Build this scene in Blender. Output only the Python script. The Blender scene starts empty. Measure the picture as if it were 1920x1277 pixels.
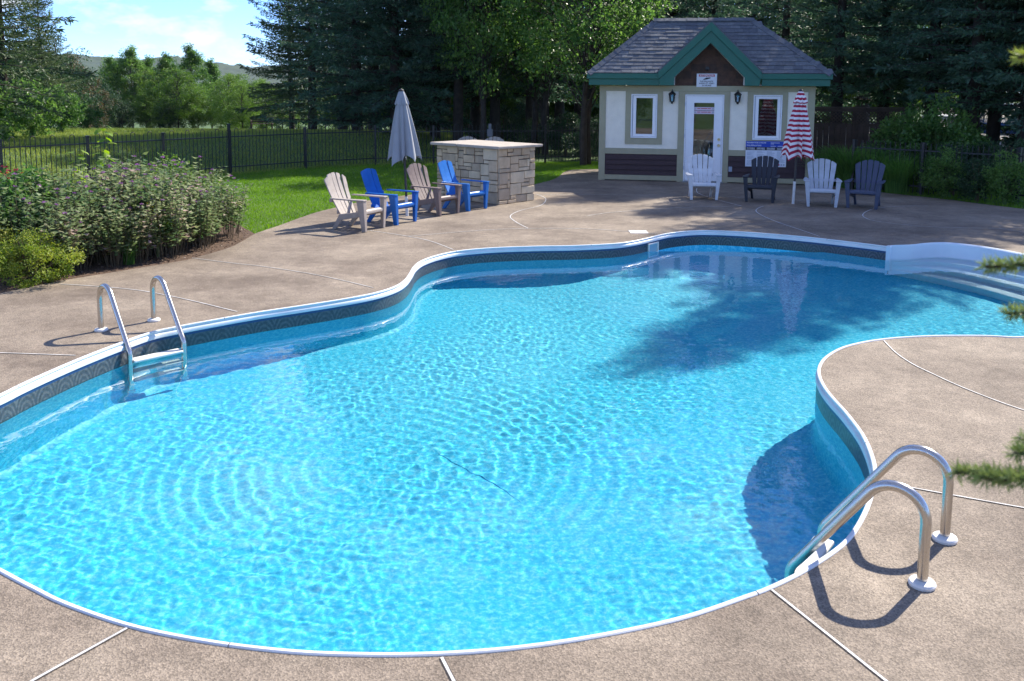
import bpy, bmesh, math, random
import numpy as np
from mathutils import Vector, Matrix, Euler

R = math.radians
C = bpy.context.scene.collection
sc = bpy.context.scene

# ------------------------------------------------------------------ camera
CAM_F, CAM_PITCH, CAM_PY, CAM_ROLL, CAM_H = 1712.27, 0.1217, 371.18, 0.00586, 2.236
_c, _s = math.cos(CAM_PITCH), math.sin(CAM_PITCH)
_F = np.array([0, _c, -_s]); _U0 = np.array([0, _s, _c]); _R0 = np.array([1.0, 0, 0])
_R = _R0 * math.cos(CAM_ROLL) + _U0 * math.sin(CAM_ROLL)
_U = -_R0 * math.sin(CAM_ROLL) + _U0 * math.cos(CAM_ROLL)
cam = bpy.data.cameras.new('camera')
cam.sensor_width = 36
cam.lens = CAM_F / 1920 * 36
cam.shift_y = -(638.5 - CAM_PY) / 1920
cam.clip_start = 0.05
cam.clip_end = 8000
cam.dof.use_dof = True
cam.dof.focus_distance = 11.0
cam.dof.aperture_fstop = 6.3
cam_ob = bpy.data.objects.new('camera', cam)
C.objects.link(cam_ob)
cam_ob.matrix_world = Matrix(((_R[0], _U[0], -_F[0], 0), (_R[1], _U[1], -_F[1], 0), (_R[2], _U[2], -_F[2], CAM_H), (0, 0, 0, 1)))
sc.camera = cam_ob

def g(x, y, z=0.0):
    """the point of the horizontal plane at height z that was surveyed at this place of the photograph"""
    d = _F + _R * (x - 960) / CAM_F - _U * (y - CAM_PY) / CAM_F
    t = (z - CAM_H) / d[2]
    return Vector((d[0] * t, d[1] * t, z))

# ------------------------------------------------------------------ sky and sun
SUN_EL, SUN_AZ = R(41), R(44)
world = bpy.data.worlds.new('World')
sc.world = world
world.use_nodes = True
wn = world.node_tree
wn.nodes.clear()
w_out = wn.nodes.new('ShaderNodeOutputWorld')
w_bg = wn.nodes.new('ShaderNodeBackground')
w_sky = wn.nodes.new('ShaderNodeTexSky')
w_sky.sky_type = 'NISHITA'
w_sky.sun_disc = False
w_sky.sun_elevation = SUN_EL
w_sky.sun_rotation = SUN_AZ
w_sky.air_density = 1.0
w_sky.dust_density = 0.0
w_sky.ozone_density = 6.0
w_sky.altitude = 3000
w_bg.inputs['Strength'].default_value = 0.13
# thin fair-weather clouds all round the sky
w_tc = wn.nodes.new('ShaderNodeTexCoord')
w_map = wn.nodes.new('ShaderNodeMapping')
w_map.inputs['Scale'].default_value = (1.0, 1.0, 2.2)
w_noise = wn.nodes.new('ShaderNodeTexNoise')
w_noise.inputs['Scale'].default_value = 11.0
w_noise.inputs['Detail'].default_value = 8
w_noise.inputs['Roughness'].default_value = 0.55
w_ramp = wn.nodes.new('ShaderNodeMapRange')
w_ramp.inputs['From Min'].default_value = 0.50
w_ramp.inputs['From Max'].default_value = 0.66
w_ramp.inputs['To Max'].default_value = 0.9
w_mix = wn.nodes.new('ShaderNodeMixRGB')
w_mix.inputs['Color2'].default_value = (3.9, 4.0, 4.2, 1)
wn.links.new(w_tc.outputs['Generated'], w_map.inputs['Vector'])
wn.links.new(w_map.outputs[0], w_noise.inputs['Vector'])
wn.links.new(w_noise.outputs[0], w_ramp.inputs['Value'])
wn.links.new(w_ramp.outputs[0], w_mix.inputs['Fac'])
w_tint = wn.nodes.new('ShaderNodeMixRGB'); w_tint.blend_type = 'MULTIPLY'; w_tint.inputs['Fac'].default_value = 1
w_tint.inputs['Color2'].default_value = (0.68, 0.78, 1.02, 1)
wn.links.new(w_sky.outputs[0], w_tint.inputs['Color1'])
wn.links.new(w_tint.outputs[0], w_mix.inputs['Color1'])
wn.links.new(w_mix.outputs[0], w_bg.inputs[0])
wn.links.new(w_bg.outputs[0], w_out.inputs[0])
sun = bpy.data.lights.new('sun', 'SUN')
sun.energy = 3.9
sun.angle = R(0.5)
sun.color = (1.0, 0.93, 0.82)
sun_ob = bpy.data.objects.new('sun', sun)
C.objects.link(sun_ob)
SUN = Vector((math.sin(SUN_AZ) * math.cos(SUN_EL), math.cos(SUN_AZ) * math.cos(SUN_EL), math.sin(SUN_EL)))
sun_ob.rotation_euler = SUN.to_track_quat('Z', 'Y').to_euler()
sun_ob.location = SUN * 60
sun.cycles.is_caustics_light = True      # real sunlight refracted by the water
sc.view_settings.view_transform = 'Standard'
sc.view_settings.look = 'None'
sc.view_settings.gamma = 1
sc.view_settings.exposure = 1.25
sc.cycles.max_bounces = 8
sc.cycles.transparent_max_bounces = 16
sc.cycles.use_denoising = True
sc.cycles.caustics_refractive = True
sc.cycles.caustics_reflective = False
sc.cycles.sample_clamp_indirect = 6.0
# ------------------------------------------------------------------ helpers
class MB:
    """collects shapes for ONE mesh"""
    def __init__(self):
        self.v = []; self.f = []
    def add(self, vs, fs):
        n = len(self.v)
        self.v += [tuple(p) for p in vs]
        self.f += [tuple(i + n for i in q) for q in fs]
        return self
    def hexa(self, p):           # 4 bottom points ccw, 4 top points ccw
        return self.add(p, [(3, 2, 1, 0), (4, 5, 6, 7), (0, 1, 5, 4), (1, 2, 6, 5), (2, 3, 7, 6), (3, 0, 4, 7)])
    def box(self, x0, x1, y0, y1, z0, z1, m=None):
        p = [(x0, y0, z0), (x1, y0, z0), (x1, y1, z0), (x0, y1, z0), (x0, y0, z1), (x1, y0, z1), (x1, y1, z1), (x0, y1, z1)]
        if m: p = [tuple(m @ Vector(q)) for q in p]
        return self.hexa(p)
    def prism(self, poly, y0, y1):      # polygon in the xz plane, ccw seen from -y; y0 is the front
        n = len(poly)
        vs = [(x, y0, z) for x, z in poly] + [(x, y1, z) for x, z in poly]
        fs = [tuple(range(n)), tuple(range(2 * n - 1, n - 1, -1))]
        fs += [((i + 1) % n, i, i + n, (i + 1) % n + n) for i in range(n)]
        return self.add(vs, fs)
    def slab(self, poly, z0, z1):       # polygon in the xy plane, ccw from above
        n = len(poly)
        vs = [(x, y, z1) for x, y in poly] + [(x, y, z0) for x, y in poly]
        fs = [tuple(range(n)), tuple(range(2 * n - 1, n - 1, -1))]
        fs += [((i + 1) % n, i, i + n, (i + 1) % n + n) for i in range(n)]
        return self.add(vs, fs)
    def tube(self, pts, r, n=10, caps=True):
        pts = [Vector(p) for p in pts]
        rs = r if isinstance(r, (list, tuple)) else [r] * len(pts)
        up = Vector((0.123, 0.271, 0.95)).normalized()
        vs = []
        for i, p in enumerate(pts):
            t = (pts[min(i + 1, len(pts) - 1)] - pts[max(i - 1, 0)]).normalized()
            a = t.cross(up)
            if a.length < 0.15: a = t.cross(Vector((1, 0, 0)))
            a.normalize(); b = t.cross(a)
            up = (-b) if i else up
            up = b.cross(t) if False else up
            for k in range(n):
                w = 2 * math.pi * k / n
                vs.append(p + (a * math.cos(w) + b * math.sin(w)) * rs[i])
        fs = []
        for i in range(len(pts) - 1):
            for k in range(n):
                k2 = (k + 1) % n
                fs.append((i * n + k, (i + 1) * n + k, (i + 1) * n + k2, i * n + k2))
        if caps:
            fs.append(tuple(range(n)))
            m = (len(pts) - 1) * n
            fs.append(tuple(m + k for k in reversed(range(n))))
        return self.add(vs, fs)
    def lathe(self, prof, n=20, c=(0, 0)):   # (r, z) from bottom to top
        vs = []
        for r, z in prof:
            for k in range(n):
                w = 2 * math.pi * k / n
                vs.append((c[0] + r * math.cos(w), c[1] + r * math.sin(w), z))
        fs = []
        for i in range(len(prof) - 1):
            for k in range(n):
                k2 = (k + 1) % n
                fs.append((i * n + k, i * n + k2, (i + 1) * n + k2, (i + 1) * n + k))
        fs.append(tuple(reversed(range(n))))
        m = (len(prof) - 1) * n
        fs.append(tuple(m + k for k in range(n)))
        return self.add(vs, fs)
    def build(self, name, mat, parent=None, smooth=False, bevel=0.0, seg=2):
        me = bpy.data.meshes.new(name)
        me.from_pydata(self.v, [], self.f)
        me.materials.append(mat)
        if smooth:
            me.shade_smooth()
            try: me.set_sharp_from_angle(angle=R(40))
            except Exception: pass
        o = bpy.data.objects.new(name, me)
        C.objects.link(o)
        if parent is not None: o.parent = parent
        if bevel:
            b = o.modifiers.new('bevel', 'BEVEL'); b.width = bevel; b.segments = seg; b.limit_method = 'ANGLE'; b.angle_limit = R(30)
        return o

def quads_mesh(name, V, mat, parent=None, smooth=False):
    """V: (n,4,3) array of quads or (n,3,3) of triangles -> one mesh object"""
    n, k, _ = V.shape
    me = bpy.data.meshes.new(name)
    me.vertices.add(n * k)
    me.vertices.foreach_set('co', np.ascontiguousarray(V, dtype=np.float32).ravel())
    me.loops.add(n * k)
    me.loops.foreach_set('vertex_index', np.arange(n * k, dtype=np.int32))
    me.polygons.add(n)
    me.polygons.foreach_set('loop_start', np.arange(0, n * k, k, dtype=np.int32))
    me.update(calc_edges=True)
    me.materials.append(mat)
    o = bpy.data.objects.new(name, me)
    C.objects.link(o)
    if parent is not None: o.parent = parent
    return o

def grid_mesh(name, XX, YY, ZZ, mat, keep=None, parent=None):
    ny, nx = XX.shape
    V = np.stack([XX, YY, ZZ], -1).reshape(-1, 3)
    i = np.arange(nx * ny).reshape(ny, nx)
    F = np.stack([i[:-1, :-1], i[:-1, 1:], i[1:, 1:], i[1:, :-1]], -1).reshape(-1, 4)
    if keep is not None:
        k = keep.reshape(-1)
        F = F[k[F].all(1)]
        used = np.zeros(len(V), bool); used[F.ravel()] = True
        idx = np.cumsum(used) - 1
        V = V[used]; F = idx[F]
    me = bpy.data.meshes.new(name)
    me.vertices.add(len(V)); me.vertices.foreach_set('co', V.astype(np.float32).ravel())
    me.loops.add(F.size); me.loops.foreach_set('vertex_index', F.ravel().astype(np.int32))
    me.polygons.add(len(F)); me.polygons.foreach_set('loop_start', np.arange(0, F.size, 4, dtype=np.int32))
    me.update(calc_edges=True)
    me.shade_smooth()
    me.materials.append(mat)
    o = bpy.data.objects.new(name, me)
    C.objects.link(o)
    if parent is not None: o.parent = parent
    return o

def tag(o, label=None, cat=None, group=None, kind=None):
    if label: o['label'] = label
    if cat: o['category'] = cat
    if group: o['group'] = group
    if kind: o['kind'] = kind
    return o

def thing(name, label, cat, loc=(0, 0, 0), rz=0.0, group=None, kind=None):
    o = bpy.data.objects.new(name, None)
    o.empty_display_size = 0.2
    C.objects.link(o)
    o.location = loc; o.rotation_euler = (0, 0, rz)
    return tag(o, label, cat, group, kind)

CHILD = {}
def dup(root, loc, rz, label=None, scale=None, group=None):
    def cp(o, par):
        c = o.copy(); C.objects.link(c); c.parent = par
        for ch in [q for q in bpy.data.objects if q.parent == o] if o.name not in CHILD else CHILD[o.name]:
            cp(ch, c)
        return c
    if root.name not in CHILD:
        def reg(o):
            CHILD[o.name] = list(o.children)
            for ch in o.children: reg(ch)
        reg(root)
    r = cp(root, None)
    r.location = loc; r.rotation_euler = (0, 0, rz)
    if scale: r.scale = scale if isinstance(scale, tuple) else (scale,) * 3
    if label: r['label'] = label
    if group: r['group'] = group
    return r

# ------------------------------------------------------------------ materials
def mat(name, col, rough=0.6, metal=0.0, var=0.0, vscale=4.0, bump=0.0, bscale=60.0, col2=None, spec=None, coords='Object', detail=6.0):
    m = bpy.data.materials.new(name); m.use_nodes = True
    nt = m.node_tree; b = nt.nodes['Principled BSDF']
    b.inputs['Roughness'].default_value = rough
    b.inputs['Metallic'].default_value = metal
    if spec is not None: b.inputs['Specular IOR Level'].default_value = spec
    b.inputs['Base Color'].default_value = (*col, 1)
    if var or bump or col2:
        tc = nt.nodes.new('ShaderNodeTexCoord')
    if var or col2:
        n = nt.nodes.new('ShaderNodeTexNoise'); n.inputs['Scale'].default_value = vscale; n.inputs['Detail'].default_value = detail
        n.inputs['Roughness'].default_value = 0.6
        nt.links.new(tc.outputs[coords], n.inputs['Vector'])
        r = nt.nodes.new('ShaderNodeMapRange'); r.inputs['From Min'].default_value = 0.32; r.inputs['From Max'].default_value = 0.68
        nt.links.new(n.outputs[0], r.inputs['Value'])
        mx = nt.nodes.new('ShaderNodeMixRGB')
        c2 = col2 if col2 else tuple(min(1, c * (1 + var)) for c in col)
        c1 = col if col2 else tuple(c * (1 - var) for c in col)
        mx.inputs['Color1'].default_value = (*c1, 1); mx.inputs['Color2'].default_value = (*c2, 1)
        nt.links.new(r.outputs[0], mx.inputs['Fac']); nt.links.new(mx.outputs[0], b.inputs['Base Color'])
    if bump:
        n2 = nt.nodes.new('ShaderNodeTexNoise'); n2.inputs['Scale'].default_value = bscale; n2.inputs['Detail'].default_value = 4
        nt.links.new(tc.outputs[coords], n2.inputs['Vector'])
        bp = nt.nodes.new('ShaderNodeBump'); bp.inputs['Strength'].default_value = bump; bp.inputs['Distance'].default_value = 0.01
        nt.links.new(n2.outputs[0], bp.inputs['Height']); nt.links.new(bp.outputs[0], b.inputs['Normal'])
    return m

def leaf_mat(name, c1, c2, trans=0.35, vscale=1.2, rough=0.55, c3=None):
    """leaves: colour drifts from leaf clump to leaf clump and from plant to plant; light shines through"""
    m = bpy.data.materials.new(name); m.use_nodes = True
    nt = m.node_tree; nt.nodes.clear()
    out = nt.nodes.new('ShaderNodeOutputMaterial')
    geo = nt.nodes.new('ShaderNodeNewGeometry')
    oi = nt.nodes.new('ShaderNodeObjectInfo')
    n = nt.nodes.new('ShaderNodeTexNoise'); n.inputs['Scale'].default_value = vscale; n.inputs['Detail'].default_value = 3
    nt.links.new(geo.outputs['Position'], n.inputs['Vector'])
    rpi = nt.nodes.new('ShaderNodeMath'); rpi.operation = 'MULTIPLY_ADD'; rpi.inputs[1].default_value = 0.45; rpi.inputs[2].default_value = -0.22
    nt.links.new(geo.outputs['Random Per Island'], rpi.inputs[0])
    ob = nt.nodes.new('ShaderNodeMath'); ob.operation = 'MULTIPLY_ADD'; ob.inputs[1].default_value = 0.3; ob.inputs[2].default_value = -0.15
    nt.links.new(oi.outputs['Random'], ob.inputs[0])
    ad = nt.nodes.new('ShaderNodeMath'); ad.operation = 'ADD'
    nt.links.new(rpi.outputs[0], ad.inputs[0]); nt.links.new(ob.outputs[0], ad.inputs[1])
    ad2 = nt.nodes.new('ShaderNodeMath'); ad2.operation = 'ADD'; ad2.use_clamp = True
    nt.links.new(n.outputs[0], ad2.inputs[0]); nt.links.new(ad.outputs[0], ad2.inputs[1])
    cr = nt.nodes.new('ShaderNodeValToRGB')
    cr.color_ramp.elements[0].position = 0.25; cr.color_ramp.elements[0].color = (*c1, 1)
    cr.color_ramp.elements[1].position = 0.72; cr.color_ramp.elements[1].color = (*c2, 1)
    if c3:
        e = cr.color_ramp.elements.new(0.82); e.color = (*c3, 1)
    nt.links.new(ad2.outputs[0], cr.inputs[0])
    p = nt.nodes.new('ShaderNodeBsdfPrincipled'); p.inputs['Roughness'].default_value = rough
    p.inputs['Specular IOR Level'].default_value = 0.35
    t = nt.nodes.new('ShaderNodeBsdfTranslucent')
    mx = nt.nodes.new('ShaderNodeMixShader'); mx.inputs[0].default_value = trans
    hs = nt.nodes.new('ShaderNodeHueSaturation'); hs.inputs['Saturation'].default_value = 1.1; hs.inputs['Value'].default_value = 1.5
    nt.links.new(cr.outputs[0], p.inputs['Base Color']); nt.links.new(cr.outputs[0], hs.inputs['Color'])
    nt.links.new(hs.outputs[0], t.inputs['Color'])
    nt.links.new(p.outputs[0], mx.inputs[1]); nt.links.new(t.outputs[0], mx.inputs[2])
    nt.links.new(mx.outputs[0], out.inputs[0])
    return m

def glass_mat(name, tint=(0.9, 0.95, 0.95), reflect=0.12):
    m = bpy.data.materials.new(name); m.use_nodes = True
    nt = m.node_tree; nt.nodes.clear()
    out = nt.nodes.new('ShaderNodeOutputMaterial')
    fr = nt.nodes.new('ShaderNodeFresnel'); fr.inputs['IOR'].default_value = 1.5
    ma = nt.nodes.new('ShaderNodeMath'); ma.operation = 'ADD'; ma.use_clamp = True; ma.inputs[1].default_value = reflect
    nt.links.new(fr.outputs[0], ma.inputs[0])
    tr = nt.nodes.new('ShaderNodeBsdfTransparent'); tr.inputs[0].default_value = (*tint, 1)
    gl = nt.nodes.new('ShaderNodeBsdfGlossy'); gl.inputs['Roughness'].default_value = 0.01
    mx = nt.nodes.new('ShaderNodeMixShader')
    nt.links.new(ma.outputs[0], mx.inputs[0]); nt.links.new(tr.outputs[0], mx.inputs[1]); nt.links.new(gl.outputs[0], mx.inputs[2])
    nt.links.new(mx.outputs[0], out.inputs[0])
    return m

rng = np.random.default_rng(7)
random.seed(11)

def deck_material():
    m = bpy.data.materials.new('exposed aggregate concrete'); m.use_nodes = True
    nt = m.node_tree; b = nt.nodes['Principled BSDF']; L = nt.links.new
    b.inputs['Roughness'].default_value = 0.82
    b.inputs['Specular IOR Level'].default_value = 0.3
    tc = nt.nodes.new('ShaderNodeTexCoord')
    def noise(scale, detail, rough=0.6):
        n = nt.nodes.new('ShaderNodeTexNoise'); n.inputs['Scale'].default_value = scale
        n.inputs['Detail'].default_value = detail; n.inputs['Roughness'].default_value = rough
        L(tc.outputs['Object'], n.inputs['Vector']); return n
    big = noise(0.8, 8, 0.66); mid = noise(7, 6, 0.7)
    vor = nt.nodes.new('ShaderNodeTexVoronoi'); vor.inputs['Scale'].default_value = 140
    L(tc.outputs['Object'], vor.inputs['Vector'])
    r1 = nt.nodes.new('ShaderNodeValToRGB')
    r1.color_ramp.elements[0].position = 0.34; r1.color_ramp.elements[0].color = (0.142, 0.110, 0.083, 1)
    r1.color_ramp.elements[1].position = 0.68; r1.color_ramp.elements[1].color = (0.305, 0.250, 0.190, 1)
    L(big.outputs[0], r1.inputs[0])
    r2 = nt.nodes.new('ShaderNodeMapRange'); r2.inputs['From Min'].default_value = 0.3; r2.inputs['From Max'].default_value = 0.7
    r2.inputs['To Min'].default_value = 0.80; r2.inputs['To Max'].default_value = 1.18
    L(mid.outputs[0], r2.inputs['Value'])
    r3 = nt.nodes.new('ShaderNodeMapRange'); r3.inputs['To Min'].default_value = 0.64; r3.inputs['To Max'].default_value = 1.38
    sp = nt.nodes.new('ShaderNodeSeparateColor'); L(vor.outputs['Color'], sp.inputs[0]); L(sp.outputs[0], r3.inputs['Value'])
    mu = nt.nodes.new('ShaderNodeMath'); mu.operation = 'MULTIPLY'; L(r2.outputs[0], mu.inputs[0]); L(r3.outputs[0], mu.inputs[1])
    vm = nt.nodes.new('ShaderNodeVectorMath'); vm.operation = 'SCALE'; L(r1.outputs[0], vm.inputs[0]); L(mu.outputs[0], vm.inputs['Scale'])
    L(vm.outputs[0], b.inputs['Base Color'])
    bp = nt.nodes.new('ShaderNodeBump'); bp.inputs['Strength'].default_value = 0.55; bp.inputs['Distance'].default_value = 0.004
    L(vor.outputs['Distance'], bp.inputs['Height']); L(bp.outputs[0], b.inputs['Normal'])
    return m

def liner_material(name, base, light, dark, scale):
    """printed vinyl: small mottled pebbles in two blues"""
    m = bpy.data.materials.new(name); m.use_nodes = True
    nt = m.node_tree; b = nt.nodes['Principled BSDF']; L = nt.links.new
    b.inputs['Roughness'].default_value = 0.5
    tc = nt.nodes.new('ShaderNodeTexCoord')
    n = nt.nodes.new('ShaderNodeTexNoise'); n.inputs['Scale'].default_value = scale; n.inputs['Detail'].default_value = 5; n.inputs['Roughness'].default_value = 0.7
    L(tc.outputs['Object'], n.inputs['Vector'])
    cr = nt.nodes.new('ShaderNodeValToRGB')
    e = cr.color_ramp.elements
    e[0].position = 0.36; e[0].color = (*dark, 1); e[1].position = 0.64; e[1].color = (*light, 1)
    k = e.new(0.5); k.color = (*base, 1)
    L(n.outputs[0], cr.inputs[0]); L(cr.outputs[0], b.inputs['Base Color'])
    return m

def border_material():
    """printed waterline border: arcs and zigzags in slate, grey and navy"""
    m = bpy.data.materials.new('printed liner border'); m.use_nodes = True
    nt = m.node_tree; b = nt.nodes['Principled BSDF']; L = nt.links.new
    b.inputs['Roughness'].default_value = 0.35
    uv = nt.nodes.new('ShaderNodeUVMap'); uv.uv_map = 'UVMap'
    sp = nt.nodes.new('ShaderNodeSeparateXYZ'); L(uv.outputs[0], sp.inputs[0])
    def math_(op, a, bb=None):
        q = nt.nodes.new('ShaderNodeMath'); q.operation = op
        if isinstance(a, (int, float)): q.inputs[0].default_value = a
        else: L(a, q.inputs[0])
        if bb is not None:
            if isinstance(bb, (int, float)): q.inputs[1].default_value = bb
            else: L(bb, q.inputs[1])
        return q.outputs[0]
    u = math_('PINGPONG', sp.outputs[0], 0.11)           # metres along the wall
    du = math_('MULTIPLY', u, 9.1)                        # 0..1
    v = sp.outputs[1]                                     # 0 bottom .. 1 top
    rad = math_('SQRT', math_('ADD', math_('MULTIPLY', du, du), math_('MULTIPLY', v, v)))
    wv = math_('FRACT', math_('MULTIPLY', rad, 3.2))
    band = math_('GREATER_THAN', wv, 0.55)
    n = nt.nodes.new('ShaderNodeTexNoise'); n.inputs['Scale'].default_value = 45; n.inputs['Detail'].default_value = 4
    tc = nt.nodes.new('ShaderNodeTexCoord'); L(tc.outputs['Object'], n.inputs['Vector'])
    mx = nt.nodes.new('ShaderNodeMixRGB'); mx.inputs['Color1'].default_value = (0.045, 0.055, 0.068, 1); mx.inputs['Color2'].default_value = (0.085, 0.094, 0.10, 1)
    L(band, mx.inputs['Fac'])
    mx2 = nt.nodes.new('ShaderNodeMixRGB'); mx2.blend_type = 'MULTIPLY'; mx2.inputs['Fac'].default_value = 0.8
    L(mx.outputs[0], mx2.inputs['Color1']); 
    r = nt.nodes.new('ShaderNodeMapRange'); r.inputs['To Min'].default_value = 0.0; r.inputs['To Max'].default_value = 2.2; L(n.outputs[0], r.inputs['Value'])
    L(r.outputs[0], mx2.inputs['Color2'])
    top = math_('GREATER_THAN', v, 0.86)
    mx3 = nt.nodes.new('ShaderNodeMixRGB'); L(top, mx3.inputs['Fac']); L(mx2.outputs[0], mx3.inputs['Color1']); mx3.inputs['Color2'].default_value = (0.012, 0.05, 0.16, 1)
    L(mx3.outputs[0], b.inputs['Base Color'])
    return m

M = {}
M['deck'] = deck_material()
M['caulk'] = mat('white joint sealant', (0.62, 0.60, 0.57), 0.7, var=0.25, vscale=9)
M['groove'] = mat('dirty joint edge', (0.06, 0.05, 0.042), 0.9, var=0.4, vscale=9)
M['coping'] = mat('white vinyl coping', (0.72, 0.73, 0.73), 0.35, var=0.08, vscale=3)
M['border'] = border_material()
M['liner'] = liner_material('mottled blue liner', (0.055, 0.585, 0.78), (0.24, 0.74, 0.87), (0.02, 0.445, 0.69), 30)
M['step_white'] = mat('white acrylic steps', (0.70, 0.76, 0.82), 0.3)
M['steel'] = mat('brushed stainless steel', (0.58, 0.55, 0.51), 0.24, 1.0, bump=0.05, bscale=200)
M['plastic_white'] = mat('white plastic', (0.74, 0.72, 0.68), 0.45, var=0.06, vscale=12)
M['grass_soil'] = mat('lawn ground', (0.045, 0.085, 0.018), 0.95, col2=(0.085, 0.15, 0.03), vscale=1.5, bump=0.6, bscale=30)
M['mulch'] = mat('brown bark mulch', (0.035, 0.02, 0.012), 0.95, col2=(0.15, 0.09, 0.055), vscale=22, bump=1.0, bscale=40)
M['mulch_chip'] = leaf_mat('bark chips', (0.04, 0.022, 0.012), (0.20, 0.12, 0.075), 0.02, 20)
M['black_metal'] = mat('black powder coated steel', (0.012, 0.013, 0.015), 0.4, 0.0)
M['stucco'] = mat('cream stucco', (0.88, 0.82, 0.68), 0.9, var=0.05, vscale=5, bump=0.9, bscale=70)
M['trim'] = mat('olive painted trim', (0.36, 0.335, 0.215), 0.6, var=0.06, vscale=6)
M['siding'] = mat('dark brown siding', (0.045, 0.022, 0.024), 0.7, var=0.15, vscale=8)
M['green'] = mat('green painted fascia', (0.008, 0.115, 0.078), 0.45, var=0.08, vscale=5)
M['white_paint'] = mat('white paint', (0.84, 0.85, 0.86), 0.4, var=0.03, vscale=4)
M['soffit'] = mat('pale soffit', (0.72, 0.68, 0.6), 0.7)
M['cedar'] = mat('stained cedar shingle', (0.05, 0.026, 0.016), 0.75, col2=(0.105, 0.05, 0.03), vscale=9, bump=0.3, bscale=60)
M['cedar2'] = mat('stained cedar shingle dark', (0.035, 0.02, 0.014), 0.75, col2=(0.07, 0.036, 0.024), vscale=9, bump=0.3, bscale=60)
M['roof_under'] = mat('roof underlay', (0.05, 0.055, 0.065), 0.95)
for k, c in enumerate([(0.125, 0.135, 0.150), (0.110, 0.119, 0.134), (0.145, 0.153, 0.165), (0.095, 0.104, 0.120)]):
    M['shingle%d' % k] = mat('asphalt shingle %d' % k, c, 0.95, var=0.22, vscale=14, bump=0.5, bscale=150)
M['room'] = mat('dim room', (0.10, 0.095, 0.085), 0.9)
M['blind'] = mat('grey blind', (0.16, 0.17, 0.17), 0.6)
M['pane'] = glass_mat('window glass', reflect=0.06)
M['brass'] = mat('brass', (0.55, 0.45, 0.28), 0.25, 1.0)
M['lantern'] = mat('black lantern metal', (0.015, 0.016, 0.018), 0.4)
M['lantern_glass'] = glass_mat('lantern glass', (0.75, 0.78, 0.8), 0.1)
M['sign_white'] = mat('sign white', (0.72, 0.75, 0.80), 0.4)
M['sign_red'] = mat('sign red', (0.45, 0.03, 0.05), 0.4)
M['sign_blue'] = mat('sign blue', (0.012, 0.045, 0.36), 0.35, col2=(0.02, 0.08, 0.5), vscale=2)
M['ink'] = mat('ink', (0.015, 0.016, 0.02), 0.5)
M['ink_grey'] = mat('grey print', (0.33, 0.38, 0.45), 0.5)
M['post_grey'] = mat('weathered grey post', (0.15, 0.16, 0.17), 0.7, var=0.1)
M['pink'] = mat('pale pink sticker', (0.62, 0.50, 0.60), 0.45)
M['stone0'] = mat('sandstone buff', (0.56, 0.43, 0.28), 0.9, var=0.16, vscale=5, bump=0.8, bscale=35)
M['stone1'] = mat('sandstone grey', (0.45, 0.355, 0.245), 0.9, var=0.16, vscale=5, bump=0.8, bscale=35)
M['stone2'] = mat('sandstone pale', (0.64, 0.52, 0.35), 0.9, var=0.14, vscale=5, bump=0.8, bscale=35)
M['mortar'] = mat('mortar', (0.11, 0.10, 0.085), 0.95, var=0.2, vscale=12)
M['slabtop'] = mat('rough flagstone', (0.42, 0.37, 0.31), 0.85, var=0.18, vscale=6, bump=0.7, bscale=30)
M['umb_grey'] = mat('grey umbrella cloth', (0.29, 0.31, 0.34), 0.85, var=0.05, vscale=5)
M['pole_dark'] = mat('dark bronze pole', (0.06, 0.055, 0.055), 0.4, 0.6)
M['bark'] = mat('dark bark', (0.045, 0.034, 0.026), 0.95, var=0.35, vscale=6, bump=1.0, bscale=25)
M['bark_pale'] = mat('grey bark', (0.13, 0.12, 0.10), 0.95, var=0.35, vscale=6, bump=0.8, bscale=25)
M['stem'] = mat('plant stem', (0.10, 0.075, 0.04), 0.8)
M['stem_green'] = mat('green stem', (0.08, 0.14, 0.03), 0.7)
M['wood'] = mat('weathered brown board', (0.085, 0.055, 0.037), 0.85, var=0.3, vscale=5, bump=0.4, bscale=40)
M['spruce'] = leaf_mat('spruce needles', (0.036, 0.085, 0.054), (0.088, 0.168, 0.092), 0.32, 0.9)
M['spruce_light'] = leaf_mat('fir needles', (0.03, 0.065, 0.025), (0.09, 0.13, 0.045), 0.25, 0.9)
M['leaf_mid'] = leaf_mat('mid green leaves', (0.05, 0.125, 0.028), (0.16, 0.27, 0.065), 0.48, 1.0, 0.38)
M['leaf_light'] = leaf_mat('light green leaves', (0.06, 0.13, 0.018), (0.14, 0.23, 0.04), 0.45, 1.0)
M['leaf_dark'] = leaf_mat('dark green leaves', (0.018, 0.05, 0.02), (0.045, 0.095, 0.035), 0.3, 1.0)
M['leaf_lime'] = leaf_mat('lime leaves', (0.13, 0.24, 0.02), (0.28, 0.40, 0.05), 0.45, 3)
M['leaf_spirea'] = leaf_mat('yellow green small leaves', (0.11, 0.19, 0.02), (0.36, 0.40, 0.06), 0.35, 5, c3=(0.46, 0.42, 0.12))
M['leaf_bed'] = leaf_mat('dusty purple green leaves', (0.07, 0.14, 0.04), (0.25, 0.29, 0.13), 0.3, 3, c3=(0.48, 0.34, 0.31))
M['leaf_rust'] = leaf_mat('rusty brown leaves', (0.045, 0.050, 0.018), (0.12, 0.085, 0.035), 0.3, 1)
M['petal'] = leaf_mat('purple petals', (0.20, 0.06, 0.24), (0.40, 0.17, 0.42), 0.3, 6)
M['petal_red'] = leaf_mat('crimson petals', (0.25, 0.01, 0.03), (0.4, 0.03, 0.06), 0.3, 6)
M['petal_yellow'] = leaf_mat('yellow petals', (0.45, 0.32, 0.01), (0.55, 0.45, 0.04), 0.3, 6)
M['blade'] = leaf_mat('lawn grass blades', (0.085, 0.19, 0.018), (0.18, 0.32, 0.03), 0.4, 0.8)
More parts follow.
